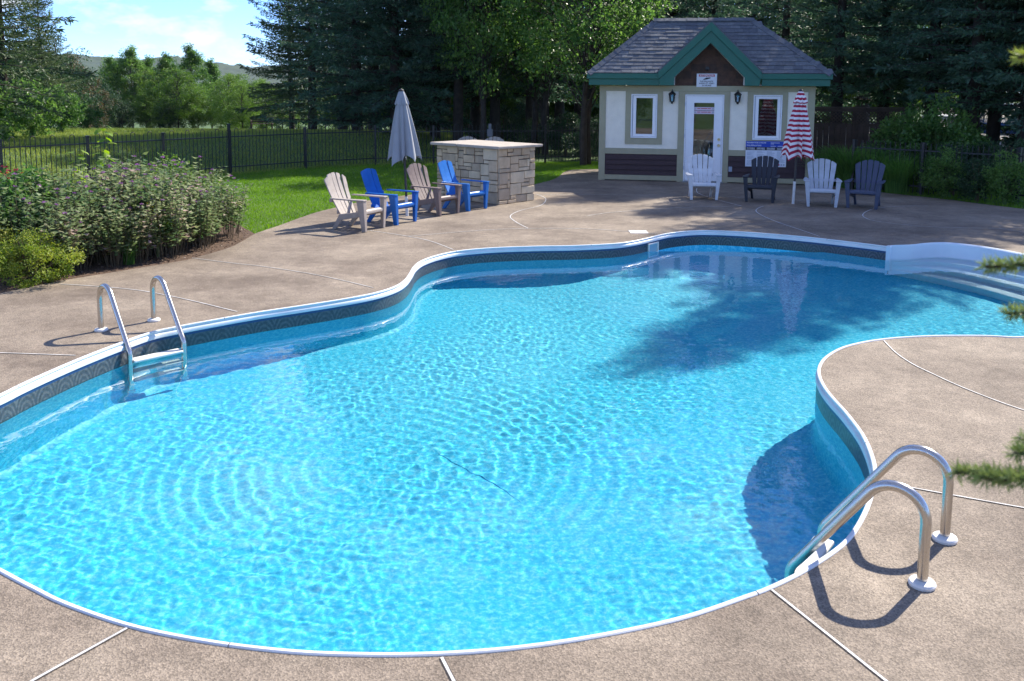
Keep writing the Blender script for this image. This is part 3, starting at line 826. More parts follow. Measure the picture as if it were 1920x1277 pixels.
for r_ in range(rows):
    s0 = r_ * ex; s1 = min(s0 + ex * 1.25, SL)
    def lim(s):
        t = s / SL; return EL + (RL - EL) * t, ER + (RR_ - ER) * t
    x = lim(s0)[0] - 0.02; rowmin, rowmax = lim(s0)
    while x < rowmax:
        wd = random.uniform(0.13, 0.30); x1 = min(x + wd, rowmax + 0.02)
        z_here = EZ + s0 * math.sin(math.atan(slope))
        half = (3.70 - z_here) / (3.70 - 2.56)
        gl, gr = GP - (GP - GL) * half, GP + (GR - GP) * half
        if z_here < 3.62:
            if x < gl < x1: x1 = max(gl, x + 0.03)
            elif x < gr < x1 and x > gl: x = gr
        if z_here > 3.62 or x1 <= gl + 0.001 or x >= gr - 0.001:
            lift = random.choice([0.008, 0.008, 0.016]) + random.uniform(0, 0.003)
            la, lb = lim(s1)
            p = [on_front(x, s0), on_front(x1 - 0.004, s0), on_front(min(x1 - 0.004, lb + 0.01), s1), on_front(max(x, la - 0.01), s1)]
            lo = [q + nrm * 0.001 for q in p]; hi = [p[0] + nrm * (lift + 0.006), p[1] + nrm * (lift + 0.006), p[2] + nrm * 0.003, p[3] + nrm * 0.003]
            MB().hexa(lo + hi).build('shingle', M['shingle%d' % random.choice([0, 0, 1, 1, 2, 3])], roof)
        x = x1
# shingles of the end slopes, joined
def tri_rows(A, B, Pk, m, name):
    mb = MB(); A, B, Pk = Vector(A), Vector(B), Vector(Pk); nn = (B - A).cross(Pk - A).normalized()
    if nn.z < 0: nn = -nn
    for r_ in range(15):
        t0, t1 = r_ / 15, min((r_ + 1.2) / 15, 1)
        a0, b0, a1, b1 = A.lerp(Pk, t0), B.lerp(Pk, t0), A.lerp(Pk, t1), B.lerp(Pk, t1)
        n = max(1, int((b0 - a0).length / 0.28))
        for k in range(n):
            h = random.choice([0.01, 0.016])
            p = [a0.lerp(b0, k / n), a0.lerp(b0, (k + 0.98) / n), a1.lerp(b1, (k + 0.98) / n), a1.lerp(b1, k / n)]
            mb.hexa([q + nn * 0.001 for q in p] + [p[0] + nn * h, p[1] + nn * h, p[2] + nn * 0.003, p[3] + nn * 0.003])
    return tag(mb.build(name, m, roof), kind='stuff')
tri_rows((ER, EF, EZ), (ER, EBk, EZ), (RR_, RB, RZ_), M['shingle1'], 'end_shingles')
tri_rows((EL, EBk, EZ), (EL, EF, EZ), (RL, RB, RZ_), M['shingle0'], 'end_shingles')
def caps(A, B, n, w=0.13):
    A, B = Vector(A), Vector(B); d = (B - A).normalized()
    sd = d.cross(Vector((0, 0, 1))).normalized()
    for k in range(n):
        p, q = A.lerp(B, k / n), A.lerp(B, (k + 1.15) / n if k < n - 1 else 1)
        up = Vector((0, 0, 1))
        lift = 0.022 + 0.002 * (k % 2)
        dz = -0.065
        vs = [p + sd * w + up * (lift + dz), p + up * (lift + 0.012), p - sd * w + up * (lift + dz), q + sd * w + up * (lift + dz - 0.008), q + up * (lift + 0.002), q - sd * w + up * (lift + dz - 0.008)]
        vs2 = [v_ - up * 0.02 for v_ in vs]
        MB().add(vs + vs2, [(0, 1, 4, 3), (1, 2, 5, 4), (6, 9, 10, 7), (7, 10, 11, 8), (0, 6, 7, 1), (1, 7, 8, 2), (3, 4, 10, 9), (4, 5, 11, 10), (0, 3, 9, 6), (2, 8, 11, 5)]).build('ridge_cap', M['shingle%d' % random.choice([0, 1, 3])], roof)
caps((EL, EF, EZ), (RL, RB, RZ_), 13); caps((ER, EF, EZ), (RR_, RB, RZ_), 13); caps((RL - 0.05, RB, RZ_), (RR_ + 0.05, RB, RZ_), 9)
# fascia and soffit
G_ = M['green']
for x0, x1 in ((EL + 0.01, GL + 0.03), (GR - 0.03, ER - 0.01)):
    MB().box(x0, x1, EF - 0.012, EF + 0.05, 2.425, EZ - 0.004).build('gutter', G_, pav, bevel=0.01)
    MB().box(x0 + 0.04, x1 - (0.04 if x1 > 4 else 0), EF + 0.03, EF + 0.06, 2.278, 2.4248).build('fascia', G_, pav, bevel=0.003)
for x in (EL, ER):
    s = 1 if x < 0 else -1
    MB().box(min(x, x + s * 0.04), max(x, x + s * 0.04), EF - 0.005, EBk, 2.425, EZ - 0.006).build('gutter', G_, pav)
    MB().box(min(x + s * 0.045, x + s * 0.07), max(x + s * 0.045, x + s * 0.07), EF + 0.032, EBk, 2.278, 2.4245).build('fascia', G_, pav)
sf = MB(); sf.box(EL + 0.07, 1.72, EF + 0.061, -0.03, 2.285, 2.30); sf.box(3.34, ER - 0.07, EF + 0.061, -0.03, 2.285, 2.30); sf.box(EL + 0.07, -0.012, -0.03, EBk, 2.286, 2.30); sf.box(W_ + 0.012, ER - 0.07, -0.03, EBk, 2.286, 2.30); sf.build('soffit', M['soffit'], pav)
# gable: two roof slabs, barge boards, soffits, cedar shingled face
GY, PZ, FZ = -0.415, 3.715, 2.575
yb = EF + (PZ - EZ) / slope
for s, fx in ((-1, GL), (1, GR)):
    a, b, c = Vector((GP, GY, PZ)), Vector((fx, GY, FZ)), Vector((GP, yb, PZ)); d = Vector((fx, EF + 0.03, FZ))
    nn = Vector((s * (PZ - FZ), 0, abs(GP - fx))).normalized()
    up = [q + nn * 0.03 for q in (a, b, d, c)]
    order = (0, 1, 2, 3) if s < 0 else (3, 2, 1, 0)
    lo = [(a, b, d, c)[k] for k in order]; hi = [up[k] for k in order]
    MB().hexa(lo + hi).build('gable_roof', M['shingle1'], pav)
    sx = lambda x: GP + s * abs(x - GP) if False else x
    o_ = [(GP, PZ), (fx, FZ), (fx - s * 0.02, 2.42), (GP, 3.515)]
    i_ = [(GP, 3.513), (fx - s * 0.02, 2.418), (fx - s * 0.045, 2.278), (fx - s * 0.37, 2.278), (fx - s * 0.375, 2.465), (GP, 3.245)]
    if s > 0: o_, i_ = o_[::-1], i_[::-1]
    MB().prism([(x, z) for x, z in o_], GY - 0.012, GY + 0.05).build('barge_board', G_, pav, bevel=0.003)
    MB().prism([(x, z) for x, z in i_], GY + 0.022, GY + 0.07).build('barge_board', G_, pav, bevel=0.003)
    q0, q1, q2 = Vector((GP, 0, 3.255)), Vector((fx - s * 0.385, 0, 2.475)), Vector((fx - s * 0.385, 0, 2.285))
    so = MB(); th = 0.02
    for p, q in ((q0, q1), (q1, q2)):
        dd = (q - p).normalized(); off = Vector((s * abs(dd.z), 0, abs(dd.x))) * th
        vv = [Vector((p.x, GY + 0.0705, p.z)), Vector((q.x, GY + 0.0705, q.z)), Vector((q.x, 0.0, q.z)), Vector((p.x, 0.0, p.z))]
        so.hexa(vv + [v_ + off for v_ in vv])
    so.build('gable_soffit', M['soffit'], pav)
def clip(poly, a, b, c):        # keep a x + b z <= c
    out = []
    for i in range(len(poly)):
        p, q = poly[i], poly[(i + 1) % len(poly)]
        fp, fq = a * p[0] + b * p[1] - c, a * q[0] + b * q[1] - c
        if fp <= 0: out.append(p)
        if (fp < 0 < fq) or (fq < 0 < fp):
            t = fp / (fp - fq); out.append((p[0] + (q[0] - p[0]) * t, p[1] + (q[1] - p[1]) * t))
    return out
MB().prism([(1.60, 2.273), (3.46, 2.273), (3.46, 2.5), (2.53, 3.42), (1.60, 2.5)], 0.012, 0.08).build('gable_wall', M['cedar2'], pav)
zc = 2.274
while zc < 3.3:
    x = 1.66 + random.uniform(-0.1, 0)
    while x < 3.4:
        wd = random.uniform(0.09, 0.19)
        po = [(x, zc), (x + wd - 0.004, zc), (x + wd - 0.004, zc + 0.165), (x, zc + 0.165)]
        po = clip(po, -0.997, 1.0, 3.262 - 0.997 * 2.53 ); po = clip(po, 0.997, 1.0, 3.262 + 0.997 * 2.53)
        if len(po) >= 3:
            xs_ = [p[0] for p in po]
            if max(xs_) - min(xs_) > 0.02:
                dy = random.uniform(0, 0.006)
                MB().prism(po, -0.008 - dy, 0.012).build('cedar_shingle', random.choice([M['cedar'], M['cedar'], M['cedar2']]), pav)
        x += wd
    zc += 0.168
# siding boards
for x0, x1 in ((0.141, 1.849), (3.036, 4.779)):
    for k in range(4):
        z0 = 0.1405 + k * 0.1254
        vs = [(x0, -0.030, z0), (x1, -0.030, z0), (x1, 0.02, z0), (x0, 0.02, z0), (x0, -0.004, z0 + 0.125), (x1, -0.004, z0 + 0.125), (x1, 0.02, z0 + 0.125), (x0, 0.02, z0 + 0.125)]
        MB().hexa(vs).build('siding_board', M['siding'], pav)
    MB().box(x0, x1, 0.021, 0.10, 0.02, 0.64).build('siding_backing', M['siding'], pav)
ob_ = MB().box(3.05, 3.13, -0.045, -0.017, 0.27, 0.39).build('outlet_cover', M['ink_grey'], pav, bevel=0.006)

def pav_pt(x, y, z): return Matrix.Translation(PAV_O) @ Matrix.Rotation(PAV_RZ, 4, 'Z') @ Vector((x, y, z))

def text(s, size, m, parent, x, z, y, align='LEFT', bold=False, sx=1.0):
    cu = bpy.data.curves.new('lettering', 'FONT'); cu.body = s; cu.size = size; cu.align_x = align
    cu.extrude = 0.0006
    if bold: cu.offset = size * 0.022
    cu.materials.append(m)
    tmp = bpy.data.objects.new('lettering_source', cu)
    me = bpy.data.meshes.new_from_object(tmp); bpy.data.objects.remove(tmp)
    o = bpy.data.objects.new('lettering', me); C.objects.link(o); o.parent = parent
    o.location = (x, y, z); o.rotation_euler = (R(90), 0, 0); o.scale = (sx, 1, 1)
    return o
# lanterns
def lantern(x, label):
    L = thing('wall_lantern', label, 'lantern', pav_pt(x, -0.0, 1.99), PAV_RZ, 'black lanterns either side of the door')
    m = M['lantern']
    MB().prism([(-0.035, -0.10), (0.035, -0.10), (0.045, 0), (0.035, 0.10), (-0.035, 0.10), (-0.045, 0)], -0.022, 0.0).build('back_plate', m, L, bevel=0.004)
    MB().tube([(0, -0.02, -0.05), (0, -0.05, -0.10), (0, -0.09, -0.13), (0, -0.11, -0.11)], 0.009, 8).build('bracket', m, L, smooth=True)
    MB().lathe([(0.02, -0.14), (0.03, -0.105), (0.055, -0.09), (0.058, -0.08)], 12, (0, -0.11)).build('cup', m, L)
    MB().lathe([(0.05, -0.08), (0.068, 0.075)], 6, (0, -0.11)).build('glass', M['lantern_glass'], L)
    bars = MB()
    for k in range(6):
        w = math.pi * 2 * k / 6
        bars.tube([(0.052 * math.cos(w), -0.11 + 0.052 * math.sin(w), -0.08), (0.07 * math.cos(w), -0.11 + 0.07 * math.sin(w), 0.075)], 0.006, 5)
    bars.build('cage', m, L)
    MB().lathe([(0.088, 0.075), (0.09, 0.085), (0.06, 0.12), (0.028, 0.145), (0.012, 0.16), (0.016, 0.175), (0.004, 0.2)], 12, (0, -0.11)).build('cap', m, L, smooth=True)
    MB().lathe([(0.014, -0.08), (0.014, 0.02), (0.01, 0.03)], 8, (0, -0.11)).build('candle', M['white_paint'], L)
lantern(1.70, 'black wall lantern between the left window and the door')
lantern(3.20, 'black wall lantern between the door and the right window')
dm = thing('security_camera', 'small black dome camera on the brown gable', 'camera', pav_pt(2.49, -0.02, 2.67), PAV_RZ)
MB().tube([(0, 0.01, 0), (0, -0.03, 0)], 0.05, 16).build('base', M['lantern'], dm)
MB().lathe([(0.036, -0.012), (0.034, -0.03), (0.022, -0.045), (0.006, -0.05)][::-1], 14, (0, -0.035)).build('dome', M['ink'], dm, smooth=True)
# attention sign
sg = thing('warning_sign', 'white ATTENTION surveillance sign above the door', 'sign', pav_pt(2.485, -0.034, 2.245), PAV_RZ)
MB().box(-0.232, 0.232, -0.004, 0.002, 0, 0.31).build('plate', M['sign_white'], sg, bevel=0.002)
MB().box(-0.18, 0.18, -0.0065, -0.0045, 0.238, 0.292).build('red_band', M['sign_red'], sg)
text('ATTENTION', 0.058, M['sign_white'], sg, 0, 0.245, -0.008, 'CENTER', True, 0.98)
MB().prism([(-0.09, 0.165), (-0.01, 0.172), (0.085, 0.20), (0.085, 0.222), (-0.01, 0.218), (-0.06, 0.19)], -0.006, -0.0045).build('camera_symbol', M['ink'], sg)
for s_, z in (('SURVEILLANCE', 0.115), ('AUDIO ET VIDEO', 0.068), ('24 HEURES', 0.020)): text(s_, 0.047, M['ink'], sg, 0, z, -0.0055, 'CENTER', True, 0.95)
# rules board
rb = thing('rules_board', 'blue and white pool regulations board under the right window', 'sign', pav_pt(3.425, -0.034, 0.405), PAV_RZ)
MB().box(0, 0.92, -0.006, 0.002, 0.0, 0.385).build('plate', M['sign_white'], rb, bevel=0.004)
MB().box(0.0, 0.92, -0.007, 0.002, 0.46, 0.595).build('blue_band', M['sign_blue'], rb)
MB().box(0.0, 0.92, -0.0068, 0.002, 0.386, 0.459).build('picture_strip', M['ink'], rb)
for k in range(4): MB().box(0.02 + k * 0.228, 0.205 + k * 0.228, -0.0085, -0.0069, 0.398, 0.447).build('picture', mat('printed picture', (0.12, 0.14, 0.16), 0.5, col2=(0.5, 0.5, 0.52), vscale=18), rb)
text('RÈGLEMENTS DE LA PISCINE', 0.042, M['sign_white'], rb, 0.02, 0.545, -0.009, bold=True, sx=0.82)
text('POOL REGULATIONS', 0.042, M['sign_white'], rb, 0.02, 0.482, -0.009, bold=True, sx=0.82)
ln = MB()
for x0, x1, z in ((0.56, 0.76, 0.555), (0.56, 0.63, 0.53), (0.56, 0.68, 0.478), (0.72, 0.86, 0.478)): ln.box(x0, x1, -0.0085, -0.0071, z, z + 0.010)
ln.build('small_print', M['sign_white'], rb)
ln = MB()
for c_ in range(4):
    z = 0.355
    while z > 0.03 and not (c_ == 3 and z < 0.10):
        ln.box(0.03 + c_ * 0.225, 0.03 + c_ * 0.225 + random.uniform(0.10, 0.19), -0.0075, -0.0061, z, z + 0.006); z -= 0.0155 if random.random() > 0.15 else 0.03
ln.build('small_print', M['ink_grey'], rb)
for k in range(3): MB().tube([(0.76 + k * 0.055, -0.0062, 0.05), (0.76 + k * 0.055, -0.0075, 0.05)], 0.02, 14).build('round_symbol', M['ink_grey'] if k else M['sign_red'], rb)
for z in (1.70, 1.615): 
    pass
tx_ = [(1.735, 'BAIGNADE SURVEILLÉE'), (1.65, 'BAIGNADE INTERDITE')]
for z in (1.70, 1.615):
    q = MB()
    for x0, x1 in ((2.29, 2.36), (2.375, 2.52), (2.53, 2.60)): q.box(x0, x1, -0.0012, -0.0002, z + 0.035, z + 0.052)
    q.build('notice_print', M['sign_red'], door)
    for x in (2.245, 2.65): MB().tube([(x, -0.0002, z + 0.037), (x, -0.0012, z + 0.037)], 0.022, 12).build('notice_symbol', M['ink_grey'], door)

# ------------------------------------------------------------------ stone bar
BARC = Vector((-0.25, 17.17, 0)); bdir = math.atan2(17.95 - 17.17, 0.47 + 0.25)
bar = thing('stone_bar', 'L shaped outdoor bar of buff ashlar stone with flagstone top', 'bar', BARC, bdir)
# local: x along the short right-hand face, y along the long left-hand face
BX, BY, BH = 1.02, 1.72, 1.06
MB().box(0.03, BX - 0.03, 0.03, BY - 0.03, 0, BH - 0.005).build('core', M['mortar'], bar)
rs = random.Random(4)
def stone(face, a0, a1, z0, z1):
    j = 0.006; d = rs.uniform(0.0, 0.022); t = 0.028
    a0 += j; a1 -= j; z0 += j; z1 -= j
    if a1 - a0 < 0.03 or z1 - z0 < 0.03: return
    jj = lambda: rs.uniform(-0.004, 0.004)
    P = [(a0 + jj(), z0 + jj()), (a1 + jj(), z0 + jj()), (a1 + jj(), z1 + jj()), (a0 + jj(), z1 + jj())]
    if face == 'x': f3 = lambda a, z, o: (a, 0.03 - o, z)
    elif face == 'y': f3 = lambda a, z, o: (0.03 - o, a, z)
    elif face == 'X': f3 = lambda a, z, o: (a, BY - 0.03 + o, z)
    else: f3 = lambda a, z, o: (BX - 0.03 + o, a, z)
    lo = [f3(a, z, -0.01) for a, z in P]; hi = [f3(a, z, t + d) for a, z in P]
    mb = MB(); mb.hexa(lo + hi)
    bm = bmesh.new(); 
    o = mb.build('stone', rs.choice([M['stone0'], M['stone0'], M['stone1'], M['stone2']]), bar, bevel=0.010, seg=2)
    bm.from_mesh(o.data); bmesh.ops.recalc_face_normals(bm, faces=bm.faces); bm.to_mesh(o.data); bm.free()
def ashlar(face, A, a0=0.0):
    # blocks of a broken ashlar pattern: cells of a fine lattice merged at random
    u, h = 0.078, 0.0757
    nx_, nz_ = int(round((A - a0) / u)), 14
    ux_ = (A - a0) / nx_
    grid = [[False] * nz_ for _ in range(nx_)]
    for k in range(nz_):
        for i in range(nx_):
            if grid[i][k]: continue
            hh = rs.choice([1, 1, 2, 2, 2, 3]); w = {1: rs.choice([2, 3, 4]), 2: rs.choice([3, 3, 4, 4]), 3: rs.choice([4, 5])}[hh]
            w = min(w, nx_ - i); hh = min(hh, nz_ - k)
            if nx_ - i - w == 1: w += 1
            while w > 1 and any(grid[i + q][k] for q in range(w)): w -= 1
            while hh > 1 and any(grid[i + q][k + p] for q in range(w) for p in range(hh)): hh -= 1
            for q in range(w):
                for p in range(hh): grid[i + q][k + p] = True
            stone(face, a0 + i * ux_, a0 + (i + w) * ux_, k * h, (k + hh) * h)
ashlar('x', BX); ashlar('y', BY, 0.034)
for k in range(6):
    for i in range(4): stone('Y', i * BY / 4 + 0.03, (i + 1) * BY / 4, k * 0.176, (k + 1) * 0.176)
tp = [(-0.10, -0.09), (BX * 0.42, -0.105), (BX + 0.12, -0.085), (BX + 0.13, 0.6), (BX + 0.10, BY + 0.07), (0.3, BY + 0.10), (-0.10, BY + 0.09), (-0.115, BY * 0.55)]
MB().slab([(-0.10, -0.09), (BX + 0.13, -0.10), (BX + 0.13, 1.05), (-0.10, 1.05)], BH, BH + 0.055).build('top_slab', M['slabtop'], bar, bevel=0.014)
MB().slab([(-0.115, 1.056), (BX + 0.11, 1.056), (BX + 0.10, BY + 0.08), (-0.10, BY + 0.10)], BH + 0.001, BH + 0.058).build('top_slab', M['slabtop'], bar, bevel=0.014)

# ------------------------------------------------------------------ garden chairs
def chair(label, col, loc, ang, n_slat=5, fan=1.0, group=None, rough=0.5, arms=True):
    """ang: direction the chair faces, degrees from +x"""
    m = mat('resin ' + label[:18], col, rough, var=0.10, vscale=7, spec=0.4)
    t = thing('garden_chair', label, 'chair', (loc[0], loc[1], 0.0), R(ang - 90), group)
    t.scale = (0.96, 0.96, 0.905)
    # local: +y is where the chair faces; z up
    def arc(y0, y1, n=6): return None
    # seat slats across
    for k in range(5):
        u0 = k / 5; u1 = (k + 0.88) / 5
        ys = lambda u: 0.30 - 0.50 * u
        zs = lambda u: 0.375 - 0.125 * u - 0.03 * math.sin(math.pi * u)
        w0, w1 = 0.262 - 0.05 * u0, 0.262 - 0.05 * u1
        a, b = (ys(u0), zs(u0)), (ys(u1), zs(u1))
        lo = [(-w0, a[0], a[1] - 0.02), (-w1, b[0], b[1] - 0.02), (w1, b[0], b[1] - 0.02), (w0, a[0], a[1] - 0.02)]
        hi = [(x, y, z + 0.02) for x, y, z in lo]
        MB().hexa(lo[::-1] + hi[::-1]).build('seat_slat', m, t, bevel=0.006)
    # rolled front apron
    pr = [(0.300, 0.376), (0.322, 0.370), (0.336, 0.352), (0.340, 0.330), (0.336, 0.305)]
    ap = MB(); vs = []
    for y, z in pr: vs += [(-0.25, y, z), (0.25, y, z)]
    for y, z in reversed(pr): vs += [(-0.25, y - 0.022, z - 0.012), (0.25, y - 0.022, z - 0.012)]
    k = len(pr) * 2
    ap.add(vs, [(2 * i, 2 * i + 1, (2 * i + 3) % (2 * k), (2 * i + 2) % (2 * k)) for i in range(k)] + [tuple(2 * i for i in range(k))[::-1], tuple(2 * i + 1 for i in range(k))])
    ap.build('seat_apron', m, t, smooth=True)
    for s in (-1, 1):
        # front leg: L-shaped, wide at the arm, narrow at the foot
        def xs(a): return s * a
        f = [(0.228, 0.0), (0.282, 0.0), (0.338, 0.53), (0.248, 0.53)]
        vs = []
        for yy in (0.345, 0.322):
            vs += [(xs(a), yy - (0.06 * (0.53 - z) / 0.53 if False else 0), z) for a, z in f]
        leg = MB()
        lo = [(xs(f[0][0]), 0.345, 0), (xs(f[1][0]), 0.345, 0), (xs(f[1][0]), 0.322, 0), (xs(f[0][0]), 0.322, 0)]
        hi = [(xs(f[3][0]), 0.350, 0.53), (xs(f[2][0]), 0.350, 0.53), (xs(f[2][0]), 0.322, 0.53), (xs(f[3][0]), 0.322, 0.53)]
        leg.hexa((lo + hi) if s > 0 else (lo[::-1] + hi[::-1]))
        lo = [(xs(0.260), 0.322, 0), (xs(0.282), 0.322, 0), (xs(0.282), 0.275, 0), (xs(0.260), 0.275, 0)]
        hi = [(xs(0.314), 0.322, 0.53), (xs(0.338), 0.322, 0.53), (xs(0.338), 0.215, 0.53), (xs(0.314), 0.215, 0.53)]
        leg.hexa((lo + hi) if s < 0 else (lo[::-1] + hi[::-1]))
        o = leg.build('front_leg', m, t, bevel=0.005)
        # back leg and side rail
        lo = [(xs(0.20), -0.275, 0), (xs(0.245), -0.275, 0), (xs(0.245), -0.345, 0), (xs(0.20), -0.345, 0)]
        hi = [(xs(0.215), -0.04, 0.30), (xs(0.245), -0.04, 0.30), (xs(0.245), -0.19, 0.27), (xs(0.215), -0.19, 0.27)]
        MB().hexa((lo + hi) if s < 0 else (lo[::-1] + hi[::-1])).build('back_leg', m, t, bevel=0.006)
        lo = [(xs(0.228), 0.32, 0.27), (xs(0.262), 0.32, 0.27), (xs(0.252), -0.20, 0.16), (xs(0.218), -0.20, 0.16)]
        hi = [(xs(0.228), 0.32, 0.365), (xs(0.262), 0.32, 0.365), (xs(0.252), -0.20, 0.262), (xs(0.218), -0.20, 0.262)]
        MB().hexa((lo + hi) if s < 0 else (lo[::-1] + hi[::-1])).build('side_rail', m, t, bevel=0.006)
        # arm
        pl = [(0.242, 0.362), (0.346, 0.362), (0.362, 0.31), (0.358, 0.05), (0.330, -0.30), (0.285, -0.33), (0.275, -0.10), (0.248, 0.20)]
        if n_slat == 3: pl = [(0.262, 0.36), (0.338, 0.36), (0.345, 0.2), (0.332, -0.28), (0.28, -0.31), (0.275, 0.1)]
        po = [(xs(a), b) for a, b in pl]
        if s < 0: po = po[::-1]
        MB().slab(po, 0.531, 0.556).build('arm', m, t, bevel=0.008)
    # back: slats fanning upward, leaning back
    def back_y(z): 
        q = (z - 0.24) / 0.71
        return -0.185 - 0.30 * q - 0.03 * math.sin(math.pi * q)
    tot0 = 0.41 if n_slat == 5 else 0.40
    tot1 = tot0 + (0.19 * fan)
    for k in range(n_slat):
        c = (k - (n_slat - 1) / 2) / n_slat
        w0, w1 = tot0 / n_slat, tot1 / n_slat
        gap = 0.013 if n_slat == 5 else 0.008
        topf = lambda x: 0.958 - (0.115 if n_slat == 5 else 0.05) * (abs(x) / (tot1 / 2)) ** 2.2
        top = topf(c * tot1)
        nz = 9
        vf = []; 
        for i in range(nz + 1):
            q = i / nz; z = 0.235 + (top - 0.235) * q
            xc = c * (tot0 + (tot1 - tot0) * q); hw = (w0 + (w1 - w0) * q) / 2 - gap / 2 * (0.6 + 0.4 * q)
            if i == nz: hw *= 0.80
            if i == nz - 1: z = top - 0.022
            curve = 0.045 * (abs(xc) / 0.3) ** 2          # the back is gently dished
            y = back_y(z) + curve
            tilt = -c * 0.03
            k_ = 1.0 if i >= nz - 1 else 0.0
            vf.append(((xc - hw, y, z + k_ * (topf(xc - hw) - top)), (xc + hw, y, z + k_ * (topf(xc + hw) - top))))
        mb = MB(); vs = []
        for l_, r_ in vf: vs += [l_, r_]
        nb = len(vs)
        vs += [(x, y - 0.020, z - 0.008) for x, y, z in vs]
        fs = []
        for i in range(nz):
            a = 2 * i
            fs += [(a + 1, a, a + 2, a + 3), (nb + a, nb + a + 1, nb + a + 3, nb + a + 2), (a, nb + a, nb + a + 2, a + 2), (a + 1, a + 3, nb + a + 3, nb + a + 1)]
        fs += [(0, 1, nb + 1, nb), (2 * nz + 1, 2 * nz, nb + 2 * nz, nb + 2 * nz + 1)]
        mb.add(vs, fs).build('back_slat', m, t, bevel=0.004, seg=1)
    for z, w in ((0.50, 0.245 + 0.03 * fan), (0.30, 0.22)):
        y = back_y(z) - 0.012
        MB().box(-w, w, y - 0.028, y, z - 0.03, z + 0.03).build('back_brace', m, t, bevel=0.006)
    return t
LG, RG = 'garden chairs on the deck by the stone bar', 'garden chairs in front of the pool house'
def cpos(front, ang, k=0.30): return (front[0] - k * math.cos(R(ang)), front[1] - k * math.sin(R(ang)))
chair('beige slatted garden chair, first of the row beside the lawn', (0.40, 0.345, 0.30), cpos((-2.15, 14.06), -26), -26, group=LG)
chair('royal blue garden chair between the beige and the brown one', (0.012, 0.13, 0.47), cpos((-1.74, 14.78), -30), -30, 3, 0.1, group=LG, rough=0.35)
chair('taupe brown slatted garden chair behind the grey umbrella pole', (0.205, 0.155, 0.14), cpos((-1.11, 15.81), -35), -35, group=LG)
chair('blue garden chair standing right beside the stone bar', (0.022, 0.17, 0.52), cpos((-0.64, 16.46), -36), -36, 3, 0.1, group=LG, rough=0.35)
chair('white fan back garden chair in front of the door', (0.60, 0.62, 0.64), cpos((3.84, 18.15), -94), -94, group=RG)
chair('black fan back garden chair in front of the rules board', (0.020, 0.024, 0.036), cpos((4.86, 17.81), -112), -112, group=RG)
chair('light grey fan back garden chair beside the red striped umbrella', (0.47, 0.50, 0.54), cpos((5.87, 17.16), -106), -106, group=RG)
chair('slate blue garden chair in front of the tall ornamental grass', (0.055, 0.068, 0.115), cpos((6.55, 16.95), -120), -120, group=RG)
BGc = 'beige chairs behind the stone bar'
chair('beige garden chair behind the bar, only its rounded back top showing', (0.40, 0.34, 0.28), (-1.12, 24.7), -75, group=BGc)
chair('beige garden chair behind the bar nearer its corner, back top showing', (0.40, 0.34, 0.28), (-0.60, 24.6), -105, group=BGc)

# ------------------------------------------------------------------ umbrellas, folded
def stripe_mat():
    m = bpy.data.materials.new('red and white striped cloth'); m.use_nodes = True
    nt = m.node_tree; b = nt.nodes['Principled BSDF']; L = nt.links.new; b.inputs['Roughness'].default_value = 0.85
    uv = nt.nodes.new('ShaderNodeUVMap'); uv.uv_map = 'UVMap'
    sp = nt.nodes.new('ShaderNodeSeparateXYZ'); L(uv.outputs[0], sp.inputs[0])
    mu = nt.nodes.new('ShaderNodeMath'); mu.operation = 'MULTIPLY'; mu.inputs[1].default_value = 1 / 0.094; L(sp.outputs[1], mu.inputs[0])
    fr = nt.nodes.new('ShaderNodeMath'); fr.operation = 'FRACT'; L(mu.outputs[0], fr.inputs[0])
    gt = nt.nodes.new('ShaderNodeMath'); gt.operation = 'GREATER_THAN'; gt.inputs[1].default_value = 0.5; L(fr.outputs[0], gt.inputs[0])
    mx = nt.nodes.new('ShaderNodeMixRGB'); L(gt.outputs[0], mx.inputs['Fac']); mx.inputs['Color1'].default_value = (0.78, 0.74, 0.76, 1); mx.inputs['Color2'].default_value = (0.36, 0.010, 0.045, 1)
    L(mx.outputs[0], b.inputs['Base Color'])
    return m
